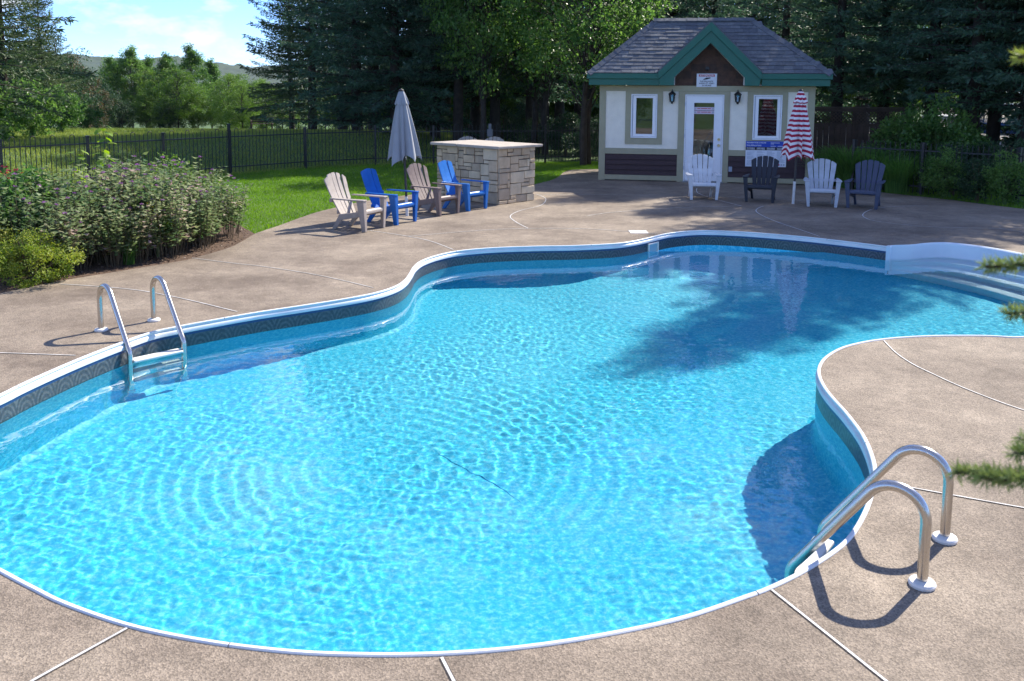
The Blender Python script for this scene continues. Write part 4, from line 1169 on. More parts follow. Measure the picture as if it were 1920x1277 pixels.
def umbrella(label, loc, lean, zt, zb, rb_, cloth, seed, pole_split, ribs=8):
    t = thing('patio_umbrella', label, 'umbrella', (loc[0], loc[1], 0.0))
    t.rotation_euler = lean
    MB().tube([(0, 0, pole_split), (0, 0, zt - 0.02)], 0.021, 12).build('pole', M['pole_dark'], t, smooth=True)
    MB().tube([(0, 0, 0.0), (0, 0, pole_split + 0.02)], 0.027, 12).build('pole_sleeve', M['plastic_white'], t, smooth=True)
    r0 = random.Random(seed); n = 96
    ph = [r0.uniform(-0.25, 0.25) for _ in range(ribs)]; am = [r0.uniform(0.75, 1.2) for _ in range(ribs)]; lo = [r0.uniform(-0.05, 0.07) for _ in range(ribs)]
    def canopy(name, z1, z0, ra, rbm, depth, drop):
        rows = 26; vs = []; uvs = []
        for j in range(rows + 1):
            q = j / rows; 
            for i in range(n):
                w = 2 * math.pi * i / n; k = int(i * ribs / n) % ribs
                loc_ = (i * ribs / n) % 1.0                 # 0..1 across one panel
                fold = abs(math.sin(math.pi * loc_)) ** 0.7  # 1 mid panel: cloth hangs in between ribs
                rr = ra + (rbm - ra) * q ** 0.85
                hang = math.sin(math.pi * (loc_ + ph[k] * 0.5))
                rad = rr * (1.0 - depth * (1 - abs(2 * loc_ - 1) ** 0.8) * q ** 0.4 * am[k])
                rad *= 1 + 0.08 * math.sin(7 * w + seed) * q
                wz = w + 0.30 * q * math.sin(math.pi * loc_) * (0.8 if k % 2 else -0.5)
                z = z1 + (z0 - z1) * q + (drop * (1 - fold) * -1 + lo[k]) * q ** 6
                if name == 'vent_flap': z = z1 + (z0 - z1) * q + 0.03 * (1 - fold) * q
                vs.append((rad * math.cos(wz), rad * math.sin(wz), z)); uvs.append(q * (z1 - z0) * 1.03 + 0.004 * hang)
        fs = [(j * n + i, (j + 1) * n + i, (j + 1) * n + (i + 1) % n, j * n + (i + 1) % n) for j in range(rows) for i in range(n)]
        o = MB().add(vs, fs).build(name, cloth, t, smooth=False); o.data.shade_smooth()
        lay = o.data.uv_layers.new(name='UVMap')
        for l in o.data.loops: lay.data[l.index].uv = (0, uvs[l.vertex_index])
        return o
    canopy('canopy', zt - 0.06, zb, 0.045, rb_, 0.50, 0.10)
    canopy('vent_flap', zt - 0.015, zt - 0.26, 0.035, rb_ * 0.42, 0.25, 0.02)
    MB().lathe([(0.045, zt - 0.03), (0.048, zt - 0.012), (0.03, zt + 0.004), (0.012, zt + 0.012), (0.008, zt + 0.02)], 14).build('finial', M['ink'], t, smooth=True)
    return t
umbrella('closed pale grey patio umbrella behind the blue chair', (-1.81, 15.63), (0, R(-2.2), 0), 2.17, 1.02, 0.30, M['umb_grey'], 3, 0.32)
umbrella('closed red and white striped patio umbrella beside the pool house', (5.46, 17.60), (R(1.0), R(1.2), 0), 2.2, 0.98, 0.33, stripe_mat(), 8, 0.42)

# ------------------------------------------------------------------ pool ladders
def ladder(label, b1, b2, reach, ang_in=None):
    b1, b2 = Vector((b1[0], b1[1], 0)), Vector((b2[0], b2[1], 0))
    sp = (b2 - b1); wd = sp.length; sp.normalize()
    inn = Vector((-sp.y, sp.x, 0)) if ang_in is None else ang_in
    t = thing('pool_ladder', label, 'ladder', b1, math.atan2(sp.y, sp.x), 'stainless ladders of the pool')
    # local x: from rail 1 to rail 2, local y: over the pool
    sgn = 1 if inn.dot(Vector((-sp.y, sp.x, 0))) > 0 else -1
    path = [(0, 0.0), (0, 0.10), (0, 0.22), (0, 0.30)]
    cx, cz, rr = 0.135, 0.30, 0.135
    end = math.radians(36)
    for k in range(1, 15):
        a = math.pi - (math.pi - end) * k / 14
        path.append((cx + rr * math.cos(a), cz + rr * math.sin(a)))
    ex, ez = path[-1]; dx, dz = math.sin(end), -math.cos(end)
    lx = reach - 0.03
    q = (lx - ex) / dx
    path += [(ex + dx * q * 0.5, ez + dz * q * 0.5), (ex + dx * q, ez + dz * q)]
    bx, bz = path[-1]
    for k in range(1, 6):
        u = k / 5; path.append((bx + 0.03 * (1 - (1 - u) ** 2), bz - 0.07 * u))
    path += [(reach, -0.5), (reach, -0.92)]
    for x in (0, wd):
        r_ = MB().tube([(x, sgn * y, z) for y, z in path], 0.0245, 16).build('rail', M['steel'], t, smooth=True); r_.cycles.is_caustics_receiver = True
        MB().lathe([(0.058, 0.001), (0.06, 0.012), (0.054, 0.022), (0.03, 0.028)], 22, (x, 0)).build('flange', M['plastic_white'], r_, smooth=True)
        MB().lathe([(0.03, -0.95), (0.033, -0.93), (0.033, -0.89), (0.026, -0.88)], 14, (x, sgn * reach)).build('bumper', M['plastic_white'], r_, smooth=True)
    for z in (-0.155, -0.41, -0.66):
        y0, y1 = sorted((sgn * (reach - 0.075), sgn * (reach + 0.035)))
        o = MB().box(0.02, wd - 0.02, y0, y1, z - 0.028, z).build('tread', M['plastic_white'], t, bevel=0.012, seg=3)
        o.cycles.is_caustics_receiver = True
ladder('stainless ladder at the far left edge of the pool', (-3.74, 8.12), (-3.40, 8.48), 0.58, Vector((0.72, -0.69, 0)))
ladder('stainless ladder in the near right corner of the pool', (1.87, 3.90), (2.17, 4.32), 0.60, Vector((-0.81, 0.58, 0)))
# ------------------------------------------------------------------ vegetation builders
def diamonds(P, A, B, fold=0.0):
    """leaf quads: base P, length vectors A, half-width vectors B"""
    V = np.empty((len(P), 4, 3))
    nrm_ = np.cross(A, B); nrm_ /= (np.linalg.norm(nrm_, axis=1)[:, None] + 1e-9)
    ln = np.linalg.norm(A, axis=1)[:, None]
    V[:, 0] = P; V[:, 1] = P + A * 0.5 + B + nrm_ * ln * fold; V[:, 2] = P + A - nrm_ * ln * fold * 0.6; V[:, 3] = P + A * 0.5 - B + nrm_ * ln * fold
    return V
def unit(a): return a / (np.linalg.norm(a, axis=-1, keepdims=True) + 1e-9)
def rand_dirs(r, n): return unit(r.normal(size=(n, 3)))

def spruce_proto(name, H, rad, z0, seed, m, density=1.0, bark=None):
    """conifer: tapered trunk, whorls of drooping boughs, each bough a spine with side twigs carrying needle sprays"""
    r = np.random.default_rng(seed)
    root = thing(name, 'x', 'tree')
    tr = MB(); pts = []; rs_ = []
    for i in range(9):
        q = i / 8; pts.append((0.05 * math.sin(3 * q + seed), 0.05 * math.cos(2 * q + seed), H * q - 0.15)); rs_.append((0.016 * H) * (1 - q) ** 0.9 + 0.012)
    tr.tube(pts, rs_, 9); tr.build('trunk', bark or M['bark'], root, smooth=True)
    Ps, As, Bs = [], [], []
    limbs = MB()
    z = z0
    while z < H - 0.25:
        q = (z - z0) / (H - z0)
        nb = int(r.integers(5, 8))
        for k in range(nb):
            az = 2 * np.pi * (k + r.random() * 0.7) / nb + z * 2.3
            L = (rad * (1 - q) ** 0.8 + 0.12) * r.uniform(0.65, 1.12)
            droop = r.uniform(0.10, 0.32) * (1 - q * 1.3); up = 0.12 + 0.5 * q
            n = max(4, int(L / 0.09 * density))
            t = np.linspace(0.10, 1, n)
            hx = L * t; hz = L * (up * t - droop * 1.6 * t ** 2 + 0.14 * t ** 4)
            d = np.array([np.cos(az), np.sin(az), 0]); sd = np.array([-np.sin(az), np.cos(az), 0])
            C0 = np.array([0, 0, z + r.uniform(-0.12, 0.12)]) + d * hx[:, None] + np.array([0, 0, 1.0]) * hz[:, None]
            if L > 0.6:
                limbs.tube([tuple(C0[0] - d * 0.1 * L), tuple(C0[n // 2]), tuple(C0[-1])], [0.012 + 0.008 * L, 0.008 + 0.003 * L, 0.004], 4, False)
            for s in (-1, 1):
                tl = (0.16 + 0.30 * L ** 0.7 * np.sin(np.pi * np.clip(t * 0.86 + 0.14, 0, 1)) ** 0.8) * r.uniform(0.6, 1.1, n)
                ns = 4
                for j in range(ns):
                    u = (j + 0.6 * r.random(n)) / ns
                    dirv = unit(d * (0.75 + 0.25 * r.random((n, 1))) + sd * s * (0.85 + 0.4 * r.random((n, 1))) + np.array([0, 0, -1.0]) * (0.05 + 0.35 * r.random((n, 1))))
                    P = C0 + dirv * (tl * u)[:, None]
                    a = unit(dirv + 0.45 * r.normal(size=(n, 3))) * (r.uniform(0.10, 0.22, n) * (0.8 + 0.25 * L / 2))[:, None]
                    b = unit(np.cross(a, r.normal(size=(n, 3)))) * (r.uniform(0.016, 0.032, n))[:, None]
                    Ps.append(P); As.append(a); Bs.append(b)
        z += (0.26 + 0.16 * (1 - q)) * r.uniform(0.85, 1.15) * (H / 12) ** 0.5
    # leader
    n = 40; P = np.zeros((n, 3)); P[:, 2] = np.linspace(H - 0.7, H, n)
    Ps.append(P); a = rand_dirs(r, n) * 0.14; a[:, 2] = abs(a[:, 2]); As.append(a); Bs.append(unit(np.cross(a, r.normal(size=(n, 3)))) * 0.02)
    V = diamonds(np.concatenate(Ps), np.concatenate(As), np.concatenate(Bs), 0.08)
    quads_mesh('crown', V, m, root)
    if limbs.v: limbs.build('boughs', bark or M['bark'], root)
    return root

def leafy_proto(name, H, rad, z0, seed, m, leaf=0.09, n_leaf=12000, n_clump=110, trunk_r=0.12, bark=None, cat='tree', stems=1, part='crown', squash=1.0, top_heavy=0.0):
    """broadleaved tree or bush: trunk(s), limbs to every leaf clump, separate leaves"""
    r = np.random.default_rng(seed)
    root = thing(name, 'x', cat)
    tk = MB()
    tops = []
    for s in range(stems):
        a = 2 * math.pi * s / max(1, stems) + 0.5; sp = rad * 0.28 if stems > 1 else 0.0
        pts = [(sp * 0.25 * math.cos(a), sp * 0.25 * math.sin(a), -0.1)]
        for i in range(1, 7):
            q = i / 6
            pts.append((sp * q * math.cos(a) + 0.05 * H * 0.1 * r.normal(), sp * q * math.sin(a) + 0.05 * H * 0.1 * r.normal(), (H * 0.86) * q))
        tk.tube(pts, [trunk_r * (1 - 0.85 * i / 6) + 0.008 for i in range(7)], 8)
        tops.append(pts)
    Zc = (H + z0) / 2; hz = (H - z0) / 2
    # clump centres in the crown, mostly near the outside
    c = rand_dirs(r, n_clump) * (r.uniform(0.25, 1.0, n_clump) ** 0.5)[:, None]
    taper = 1 - (0.35 if squash == 1.0 else 0.75) * np.clip(c[:, 2], 0, 1) + top_heavy * c[:, 2]
    C_ = np.stack([c[:, 0] * rad * taper, c[:, 1] * rad * taper, Zc + c[:, 2] * hz * 0.93], 1)
    C_ += r.normal(size=C_.shape) * rad * 0.07
    lim = MB()
    for k in range(0, n_clump):
        p = C_[k]; pts = tops[k % stems]
        zz = min(max(p[2] - 0.35 * math.hypot(p[0], p[1]) - 0.1 * H, 0.15 * H), 0.85 * H * 0.98); i = min(5, int(zz / (0.86 * H) * 6)); q = zz / (0.86 * H) * 6 - i
        a = np.array(pts[i]) * (1 - q) + np.array(pts[i + 1]) * q
        mid = (a + p) / 2 + np.array([0, 0, 0.06 * H])
        lim.tube([tuple(a), tuple(mid), tuple(p)], [trunk_r * 0.22, trunk_r * 0.12, trunk_r * 0.04], 4, False)
    per = n_leaf // n_clump
    idx = np.repeat(np.arange(n_clump), per)
    cs = rad * r.uniform(0.14, 0.30, n_clump)[idx]
    off = rand_dirs(r, len(idx)) * (r.random(len(idx)) ** 0.45 * cs)[:, None]; off[:, 2] *= 0.75 * squash
    P = C_[idx] + off
    P[:, 2] = np.maximum(P[:, 2], 0.02)
    a = unit(off / (cs[:, None] + 1e-6) * 0.7 + r.normal(size=P.shape) * 0.7 + np.array([0, 0, -0.25])) * (leaf * r.uniform(0.6, 1.25, len(P)))[:, None]
    b = unit(np.cross(a, r.normal(size=P.shape) * 0.6 + np.array([0, 0, 1.0]))) * (leaf * r.uniform(0.22, 0.36, len(P)))[:, None]
    quads_mesh(part, diamonds(P, a, b, 0.12), m, root)
    tk.build('trunk' if stems == 1 else 'stems', bark or M['bark'], root, smooth=True)
    lim.build('limbs', bark or M['bark'], root)
    return root

placed = set()
def put(proto, loc, rz, label, scale=1.0, group=None):
    z = float(ground_z(np.array([loc[0]]), np.array([loc[1]]))[0]) if len(loc) == 2 else loc[2]
    p = (loc[0], loc[1], z)
    if proto.name not in placed:
        placed.add(proto.name)
        if proto.name not in CHILD:
            CHILD[proto.name] = list(proto.children)
            for ch in proto.children: CHILD[ch.name] = []
        proto.location = p; proto.rotation_euler = (0, 0, rz); proto.scale = scale if isinstance(scale, tuple) else (scale,) * 3
        proto['label'] = label
        if group: proto['group'] = group
        return proto
    return dup(proto, p, rz, label, scale, group)
def at(px, Y): return ((px - 960) / CAM_F * Y * 1.0, Y)

# ------------------------------------------------------------------ conifers
spA = spruce_proto('spruce_tree', 12.0, 2.7, 1.9, 21, M['spruce'], 0.9)
spB = spruce_proto('spruce_tree', 12.0, 2.3, 2.6, 22, M['spruce'], 0.9)
spD = spruce_proto('spruce_tree', 15.0, 2.9, 0.6, 26, M['spruce'], 1.5)
spC = spruce_proto('spruce_tree', 12.0, 2.9, 0.5, 23, M['spruce'], 0.95)
firA = spruce_proto('fir_tree', 13.0, 3.6, 1.3, 24, M['spruce_light'], 0.85)
spruces = [spA, spB, spC, spD]
def sp_put(k, px, Y, rz, label, s=1.0, group=None): return put(spruces[k], at(px, Y), rz, label, s, group)
# between lawn and pool house, behind the fence
row = [(2, 672, 33.0, 1.02, 'dense spruce with boughs to the ground beside the fir'), (2, 742, 31.5, 1.0, 'dense spruce with low boughs left of the grey umbrella'),
       (0, 815, 33.0, 1.02, 'dark spruce, first bare trunk behind the grey umbrella'), (1, 858, 31.0, 0.98, 'dark spruce behind the left end of the stone bar'), (0, 893, 35.5, 1.1, 'dark spruce standing back behind the stone bar'), (1, 930, 32.5, 1.0, 'dark spruce behind the middle of the stone bar'),
       (0, 992, 33.5, 1.03, 'dark spruce behind the right end of the stone bar'), (1, 1045, 36.0, 1.1, 'dark spruce seen between stone bar and maple')]
for i, (k, px, Y, s, lab) in enumerate(row): sp_put(k, px, Y, 1.1 * i, lab, s, 'spruces behind the lawn fence')
row = [(0, 1205, 40.0, 1.1, 'spruce rising behind the left end of the pool house roof'), (1, 1330, 37.0, 1.0, 'spruce rising behind the pool house ridge'), (0, 1465, 28.5, 0.88, 'spruce rising behind the right slope of the pool house roof'),
       (1, 1568, 26.5, 0.92, 'spruce beside the pool house, trunk at the brown board fence'), (0, 1650, 27.5, 0.98, 'spruce at the end of the brown board fence'), (1, 1738, 25.5, 0.98, 'spruce with thick trunk behind the leafy shrubs'),
       (1, 1800, 28.5, 1.0, 'spruce just before the parked cars, slim trunk'), (1, 1862, 25.0, 0.95, 'spruce second from the edge of the picture, before the cars'), (1, 1935, 24.0, 0.98, 'spruce at the edge of the picture by the black fence')]
for i, (k, px, Y, s, lab) in enumerate(row): sp_put(k, px, Y, 0.7 + 1.3 * i, lab, s, 'spruces round the pool house')
# a second, deeper row that closes the wood
for i, (px, Y) in enumerate([(640, 47), (700, 44), (770, 46), (835, 50), (905, 46), (1020, 45), (1085, 48), (1250, 46), (1400, 45), (1610, 40), (1700, 44), (1850, 47), (1930, 40)]):
    sp_put(i % 2, px, Y, 0.9 * i, 'dark spruce in the deep second row of the wood', 1.2 + 0.13 * ((i * 7) % 4), 'spruces deep in the wood')
# trees just outside the picture whose shadows lie on the pool and the deck
for i, (x, y, s, k) in enumerate([(13.72, 21.7, 1.0, 3), (16.8, 25.4, 1.2, 2), (12.2, 21.8, 0.93, 0), (11.3, 22.6, 0.95, 1), (15.2, 25.0, 1.15, 2), (17.5, 27.5, 1.3, 0), (13.4, 27.0, 1.15, 1), (20.2, 25.6, 1.2, 2)]):
    put(spruces[k], (x, y), 0.8 * i, 'tall spruce beyond the edge of the picture whose shadow crosses the pool' if i == 0 else 'spruce beyond the edge of the picture shading the back of the deck', s, 'spruces shading the deck')
# left side
put(firA, at(588, 42), 0.4, 'large light green fir standing alone by the field bench', 0.98)
put(firA, at(548, 58), 2.0, 'fir half hidden behind the large field fir', 0.9)
put(firA, at(-110, 22), 0.3, 'big spruce at the edge of the picture above the flower bed', 0.92)
put(firA, at(15, 31), 1.4, 'spruce behind the big one above the flower bed', 0.62)
put(firA, at(85, 42), 2.2, 'smaller spruce sloping down toward the field trees', 0.52)

# ------------------------------------------------------------------ broadleaved trees
map_ = leafy_proto('maple_tree', 8.5, 2.6, 1.7, 31, M['leaf_mid'], 0.13, 16000, 120, 0.10, stems=2)
asp = leafy_proto('aspen_tree', 9.4, 1.75, 0.2, 32, M['leaf_mid'], 0.15, 16000, 140, 0.09, M['bark_pale'], squash=1.2)
lite = leafy_proto('broadleaf_tree', 8.0, 3.0, -0.9, 33, M['leaf_light'], 0.17, 14000, 130, 0.10)
darkb = leafy_proto('broadleaf_tree', 7.0, 2.8, -0.8, 34, M['leaf_dark'], 0.16, 13000, 120, 0.12)
rust = leafy_proto('broadleaf_tree', 7.0, 2.4, -0.6, 35, M['leaf_rust'], 0.17, 8000, 90, 0.12)
put(map_, at(1098, 26.4), 0.6, 'leafy maple with twin trunks beside the pool house', 0.98)
put(map_, at(1010, 30.5), 2.6, 'leafy maple above the right end of the stone bar', 1.1)
put(map_, at(905, 29.2), 4.4, 'slim maple among the spruces behind the bar', (0.8, 0.8, 1.15))
for i, (px, Y, s, lab) in enumerate([(213, 72, 0.95, 'aspen at the near end of the field tree row'), (250, 70, 1.05, 'tallest aspen of the field tree row'), (283, 74, 0.98, 'aspen third along the field tree row'), (318, 71, 0.98, 'aspen fourth along the field tree row, slim'), (362, 69, 1.06, 'aspen fifth along the field tree row, pointed top'), (398, 73, 0.93, 'aspen at the far end of the field tree row')]):
    put(asp, at(px, Y * 1.36), 1.3 * i, lab, (s * 1.15, s * 1.15, s * 0.9), 'aspens at the edge of the field')
for i, (px, Y, s) in enumerate([(430, 85, 0.7), (455, 80, 0.55), (470, 95, 0.7), (500, 90, 0.62), (530, 84, 0.55), (560, 90, 0.62), (440, 110, 0.9), (490, 120, 0.9), (335, 88, 0.8), (300, 92, 0.8), (225, 95, 0.9), (610, 88, 0.6), (650, 85, 0.62)]):
    put(lite, at(px, Y), 0.9 * i, 'pale green young tree in the overgrown ground beyond the field', s, 'young growth beyond the field')
for i, (px, Y, s, pr, lab) in enumerate([(168, 78, 0.75, rust, 'rusty brown tree between the spruces and the aspens'), (138, 66, 0.8, rust, 'rusty brown tree in front of the spruce slope'), (112, 55, 0.85, darkb, 'dark bushy tree under the spruce slope'), (60, 47, 0.75, darkb, 'dark bushy tree left of the rusty ones'), (188, 86, 0.7, darkb, 'dark bushy tree at the foot of the aspens'), (20, 40, 0.6, darkb, 'dark bushy tree behind the fence corner'), (230, 88, 0.5, darkb, 'low dark bush at the foot of the tallest aspen'), (275, 90, 0.5, lite, 'low pale bush under the third aspen'), (320, 88, 0.5, darkb, 'low dark bush under the fourth aspen'), (372, 89, 0.5, lite, 'low pale bush under the pointed aspen'), (415, 90, 0.5, lite, 'low pale bush at the end of the aspen row')]):
    put(pr, at(px, Y), 1.7 * i, lab, s)
# sunlit growth seen between the trunks of the wood
for i, (px, Y, s) in enumerate([(780, 58, 0.9), (840, 62, 0.9), (900, 57, 0.8), (955, 60, 0.9), (1015, 56, 0.85), (1070, 58, 0.9), (1130, 55, 0.95), (1190, 60, 1.0), (1235, 52, 1.5), (1310, 50, 1.6), (1390, 54, 1.7), (1470, 50, 1.6), (1545, 52, 1.6), (1620, 56, 1.5), (1690, 60, 1.5), (1755, 66, 1.4), (1110, 50, 1.5), (960, 58, 1.6), (840, 60, 1.6), (650, 56, 0.5), (700, 54, 0.5), (745, 55, 0.5), (810, 53, 0.45), (870, 54, 0.5), (930, 53, 0.45), (985, 54, 0.5), (1045, 52, 0.5), (1100, 52, 0.5)]):
    put(lite, at(px, Y), 1.1 * i, 'sunlit broadleaf tree glimpsed between the trunks of the wood', s, 'sunlit trees behind the wood')
# trees behind the photographer, mirrored in the door glass
for i, (x, y, s) in enumerate([(-7, -14, 0.6), (-3, -16, 0.62), (1.5, -15, 0.55), (6, -15, 0.6), (-12, -12, 0.6)]):
    put([lite, map_, darkb][i % 3], (x, y), 1.9 * i, 'garden tree behind the photographer, mirrored in the door glass', s, 'garden trees behind the viewpoint')

# ------------------------------------------------------------------ bushes and bed plants
BEDG = 'flowering perennials massed along the bed'
def perennial_proto(seed, h=1.0, rad=0.34, flowers=True):
    r = np.random.default_rng(seed)
    root = thing('flowering_plant', 'x', 'plant')
    st_ = MB(); P_, A_, B_ = [], [], []; FP, FA_, FB_ = [], [], []
    for s in range(17):
        a = r.random() * 6.28; d = rad * r.random() ** 0.5; hh = h * r.uniform(0.72, 1.06)
        b0 = np.array([0.5 * d * math.cos(a), 0.5 * d * math.sin(a), 0]); tp_ = np.array([d * 1.1 * math.cos(a), d * 1.1 * math.sin(a), hh])
        st_.tube([tuple(b0), tuple((b0 + tp_) / 2 + r.normal(size=3) * 0.02), tuple(tp_)], [0.0045, 0.0035, 0.002], 4, False)
        n = 30; u = np.linspace(0.22, 1, n) ** 0.8
        c = b0 + (tp_ - b0) * u[:, None]
        w = r.random(n) * 6.28
        out = np.stack([np.cos(w), np.sin(w), r.uniform(-0.5, 0.45, n)], 1)
        L = r.uniform(0.065, 0.125, n) * (1.1 - 0.3 * u)
        P_.append(c + out * 0.02); A_.append(unit(out) * L[:, None]); B_.append(unit(np.cross(out, [0, 0, 1.0]) + r.normal(size=(n, 3)) * 0.3) * (L * 0.27)[:, None])
        if flowers and s < 6 and r.random() < 0.62:
            k = 16; dd = rand_dirs(r, k); dd[:, 2] = abs(dd[:, 2]) * 0.7
            FP.append(np.repeat(tp_[None], k, 0) + dd * 0.008); FA_.append(dd * 0.028); FB_.append(unit(np.cross(dd, r.normal(size=(k, 3)))) * 0.006)
    st_.build('stems', M['stem'], root)
    quads_mesh('foliage', diamonds(np.concatenate(P_), np.concatenate(A_), np.concatenate(B_), 0.12), M['leaf_bed'], root)
    if FP: tag(quads_mesh('flowers', diamonds(np.concatenate(FP), np.concatenate(FA_), np.concatenate(FB_)), M['petal'], root), kind='stuff')
    return root
pers = [perennial_proto(41), perennial_proto(42), perennial_proto(43)]
pr_ = random.Random(9)
edge_pts = catmull([tuple(q) for q in bed_edge], 0.1, False)
cnt = 0
lens = np.concatenate([[0], np.cumsum(np.linalg.norm(np.diff(np.array(edge_pts), axis=0), axis=1))])
EP, EN = offset_line(edge_pts)
mid_in = np.array([-6.5, 12.0])
for rowi, (off, s0, s1, hs) in enumerate(((0.36, 0.05, 3.75, 0.84), (0.72, 0.0, 4.0, 0.98), (1.12, 0.05, 4.1, 1.08), (1.55, 0.3, 4.1, 1.12))):
    s = s0
    while s < s1:
        x = np.interp(s, lens, EP[:, 0]); y = np.interp(s, lens, EP[:, 1]); i = int(np.argmin(abs(lens - s)))
        nx_, ny_ = EN[i]
        if np.dot(mid_in - np.array([x, y]), [nx_, ny_]) < 0: nx_, ny_ = -nx_, -ny_
        k = off + pr_.uniform(-0.1, 0.1)
        put(pers[cnt % 3], (x + nx_ * k, y + ny_ * k, 0.0), pr_.uniform(0, 6), 'purple flowering perennial with dusty leaves in the mulch bed', hs * pr_.uniform(0.82, 1.08), BEDG)
        cnt += 1; s += pr_.uniform(0.30, 0.42)
spi = leafy_proto('spirea_bush', 0.76, 0.62, 0.0, 51, M['leaf_spirea'], 0.038, 10000, 85, 0.012, M['stem'], 'bush', 6, 'foliage')
put(spi, (-5.42, 10.15, 0), 0.3, 'low rounded yellow green bush nearest the deck', 0.74)
put(spi, (-6.15, 10.6, 0), 2.3, 'yellow green bush at the picture edge behind the rounded one', 0.8)
hyd = leafy_proto('leafy_bush', 1.05, 0.72, 0.0, 52, M['leaf_mid'], 0.085, 4200, 90, 0.014, M['stem_green'], 'bush', 6, 'foliage')
put(hyd, (-6.25, 11.5, 0), 0.3, 'broad leaved green bush behind the yellow green bushes', 1.05)
put(hyd, (-7.2, 12.1, 0), 2.1, 'broad leaved green bush at the left end of bed with crimson blooms', 1.1)
put(hyd, (-6.9, 13.2, 0), 4.0, 'broad leaved green bush behind the perennials', 0.95)
feather = leafy_proto('leafy_bush', 1.0, 0.75, 0.0, 53, M['leaf_light'], 0.06, 4500, 90, 0.010, M['stem_green'], 'bush', 7, 'foliage')
put(feather, (-5.75, 15.0, 0), 0.5, 'feathery light green bush at the lawn end of the bed', 1.0)
put(feather, (-5.0, 14.6, 0), 1.5, 'smaller feathery green bush by the lawn', 0.75)
# crimson blooms on the leftmost bush
r_ = np.random.default_rng(3); k = 70
Pc = np.array([0.25, -0.35, 0.86]) + r_.normal(size=(k, 3)) * 0.07
red_host = [o for o in bpy.data.objects if o.get('label', '').startswith('broad leaved green bush at the left end')][0]
dd = rand_dirs(r_, k)
quads_mesh('flowers', diamonds(Pc, dd * 0.05, unit(np.cross(dd, r_.normal(size=(k, 3)))) * 0.015), M['petal_red'], red_host)['kind'] = 'stuff'
# tall lime sapling shoots
def sapling(loc, h, label, seed, n=26):
    r = np.random.default_rng(seed)
    t = thing('young_shoot', label, 'plant', (loc[0], loc[1], 0.0))
    st_ = MB(); pts = [(0.02 * math.sin(i), 0.03 * math.cos(i * 1.3), h * i / 6) for i in range(7)]
    st_.tube(pts, [0.010 - 0.001 * i for i in range(7)], 6).build('stem', M['stem_green'], t)
    z = np.linspace(0.30 * h, h, n); w = np.arange(n) * 2.4
    out = np.stack([np.cos(w), np.sin(w), r.uniform(-0.55, 0.15, n)], 1)
    P = np.stack([0.02 * np.sin(z / h * 6), 0.03 * np.cos(z / h * 7.8), z], 1)
    for i in range(n):
        L = r.uniform(0.10, 0.17); a = unit(out[i]) * L; b = unit(np.cross(out[i], [0, 0, 1.0])) * L * 0.36; nn = np.cross(a, b); nn /= np.linalg.norm(nn)
        if nn[2] < 0: nn = -nn
        p0 = P[i] + unit(out[i]) * 0.05
        V = [p0, p0 + a * 0.35 + b - nn * 0.012, p0 + a * 0.75 + b * 0.7 - nn * 0.02, p0 + a - nn * 0.045, p0 + a * 0.75 - b * 0.7 - nn * 0.02, p0 + a * 0.35 - b - nn * 0.012, p0 + a * 0.5 - nn * 0.005]
        MB().add(V, [(0, 1, 6), (1, 2, 6), (2, 3, 6), (3, 4, 6), (4, 5, 6), (5, 0, 6)]).build('leaf', M['leaf_lime'], t)
sapling((-6.42, 14.35), 1.62, 'tall lime green shoot rising from the flower bed', 61, 30)
sapling((-6.62, 13.9), 1.25, 'shorter lime green shoot beside the tall one', 62, 22)

def blades_proto(name, cat, n, h, spread, width, seed, m, droop=0.5):
    r = np.random.default_rng(seed)
    root = thing(name, 'x', cat)
    a = r.random(n) * 2 * np.pi; rb0 = spread * 0.28 * r.random(n) ** 0.5; L = h * r.uniform(0.55, 1.1, n)
    d = np.stack([np.cos(a + r.normal(size=n) * 0.5), np.sin(a + r.normal(size=n) * 0.5), np.zeros(n)], 1)
    P0 = np.stack([rb0 * np.cos(a), rb0 * np.sin(a), np.zeros(n)], 1)
    lean = spread * r.uniform(0.2, 1.0, n)
    segs = 4; Q = []
    sd = np.stack([-d[:, 1], d[:, 0], np.zeros(n)], 1)
    pt = lambda u: P0 + d * (lean * u ** 1.7)[:, None] + np.array([0, 0, 1.0]) * (L * (u - droop * 0.55 * u ** 3))[:, None]
    for k in range(segs):
        u0, u1 = np.full(n, k / segs), np.full(n, (k + 1) / segs)
        p, q = pt(u0), pt(u1); w0, w1 = width * (1 - k / segs) ** 0.6, width * (1 - (k + 1) / segs) ** 0.6 + 0.0005
        Q.append(np.stack([p - sd * w0, p + sd * w0, q + sd * w1, q - sd * w1], 1))
    quads_mesh('blades', np.concatenate(Q), m, root)
    return root
reed = blades_proto('ornamental_grass', 'ornamental grass', 620, 1.5, 0.95, 0.008, 71, M['reed'], 0.8)
for i, (px, py, s, lab) in enumerate([(1560, 352, 0.95, 'tall arching grass clump against the pool house corner'), (1608, 356, 1.05, 'tall arching grass clump behind the grey chair'), (1652, 360, 1.0, 'tall arching grass clump behind the slate blue chair'), (1700, 366, 0.92, 'arching grass clump at the end by the black fence')]):
    p = g(px, py); put(reed, (p.x, p.y + 0.5, 0), 1.1 * i, lab, s, 'ornamental grasses beside the pool house')
iris = blades_proto('grassy_plant', 'plant', 90, 0.36, 0.22, 0.006, 72, M['reed'], 0.3)
put(iris, (-4.78, 11.22, 0), 0, 'small bright green grassy plant at the mulch edge', 1.0)
ylw = leafy_proto('flowering_plant', 0.62, 0.18, 0.1, 73, M['leaf_light'], 0.05, 500, 20, 0.006, M['stem_green'], 'plant', 3, 'foliage')
put(ylw, (-4.62, 11.75, 0), 0, 'small plant with yellow bloom among the purple perennials', 1.0)
kk = 60; dd = rand_dirs(r_, kk)
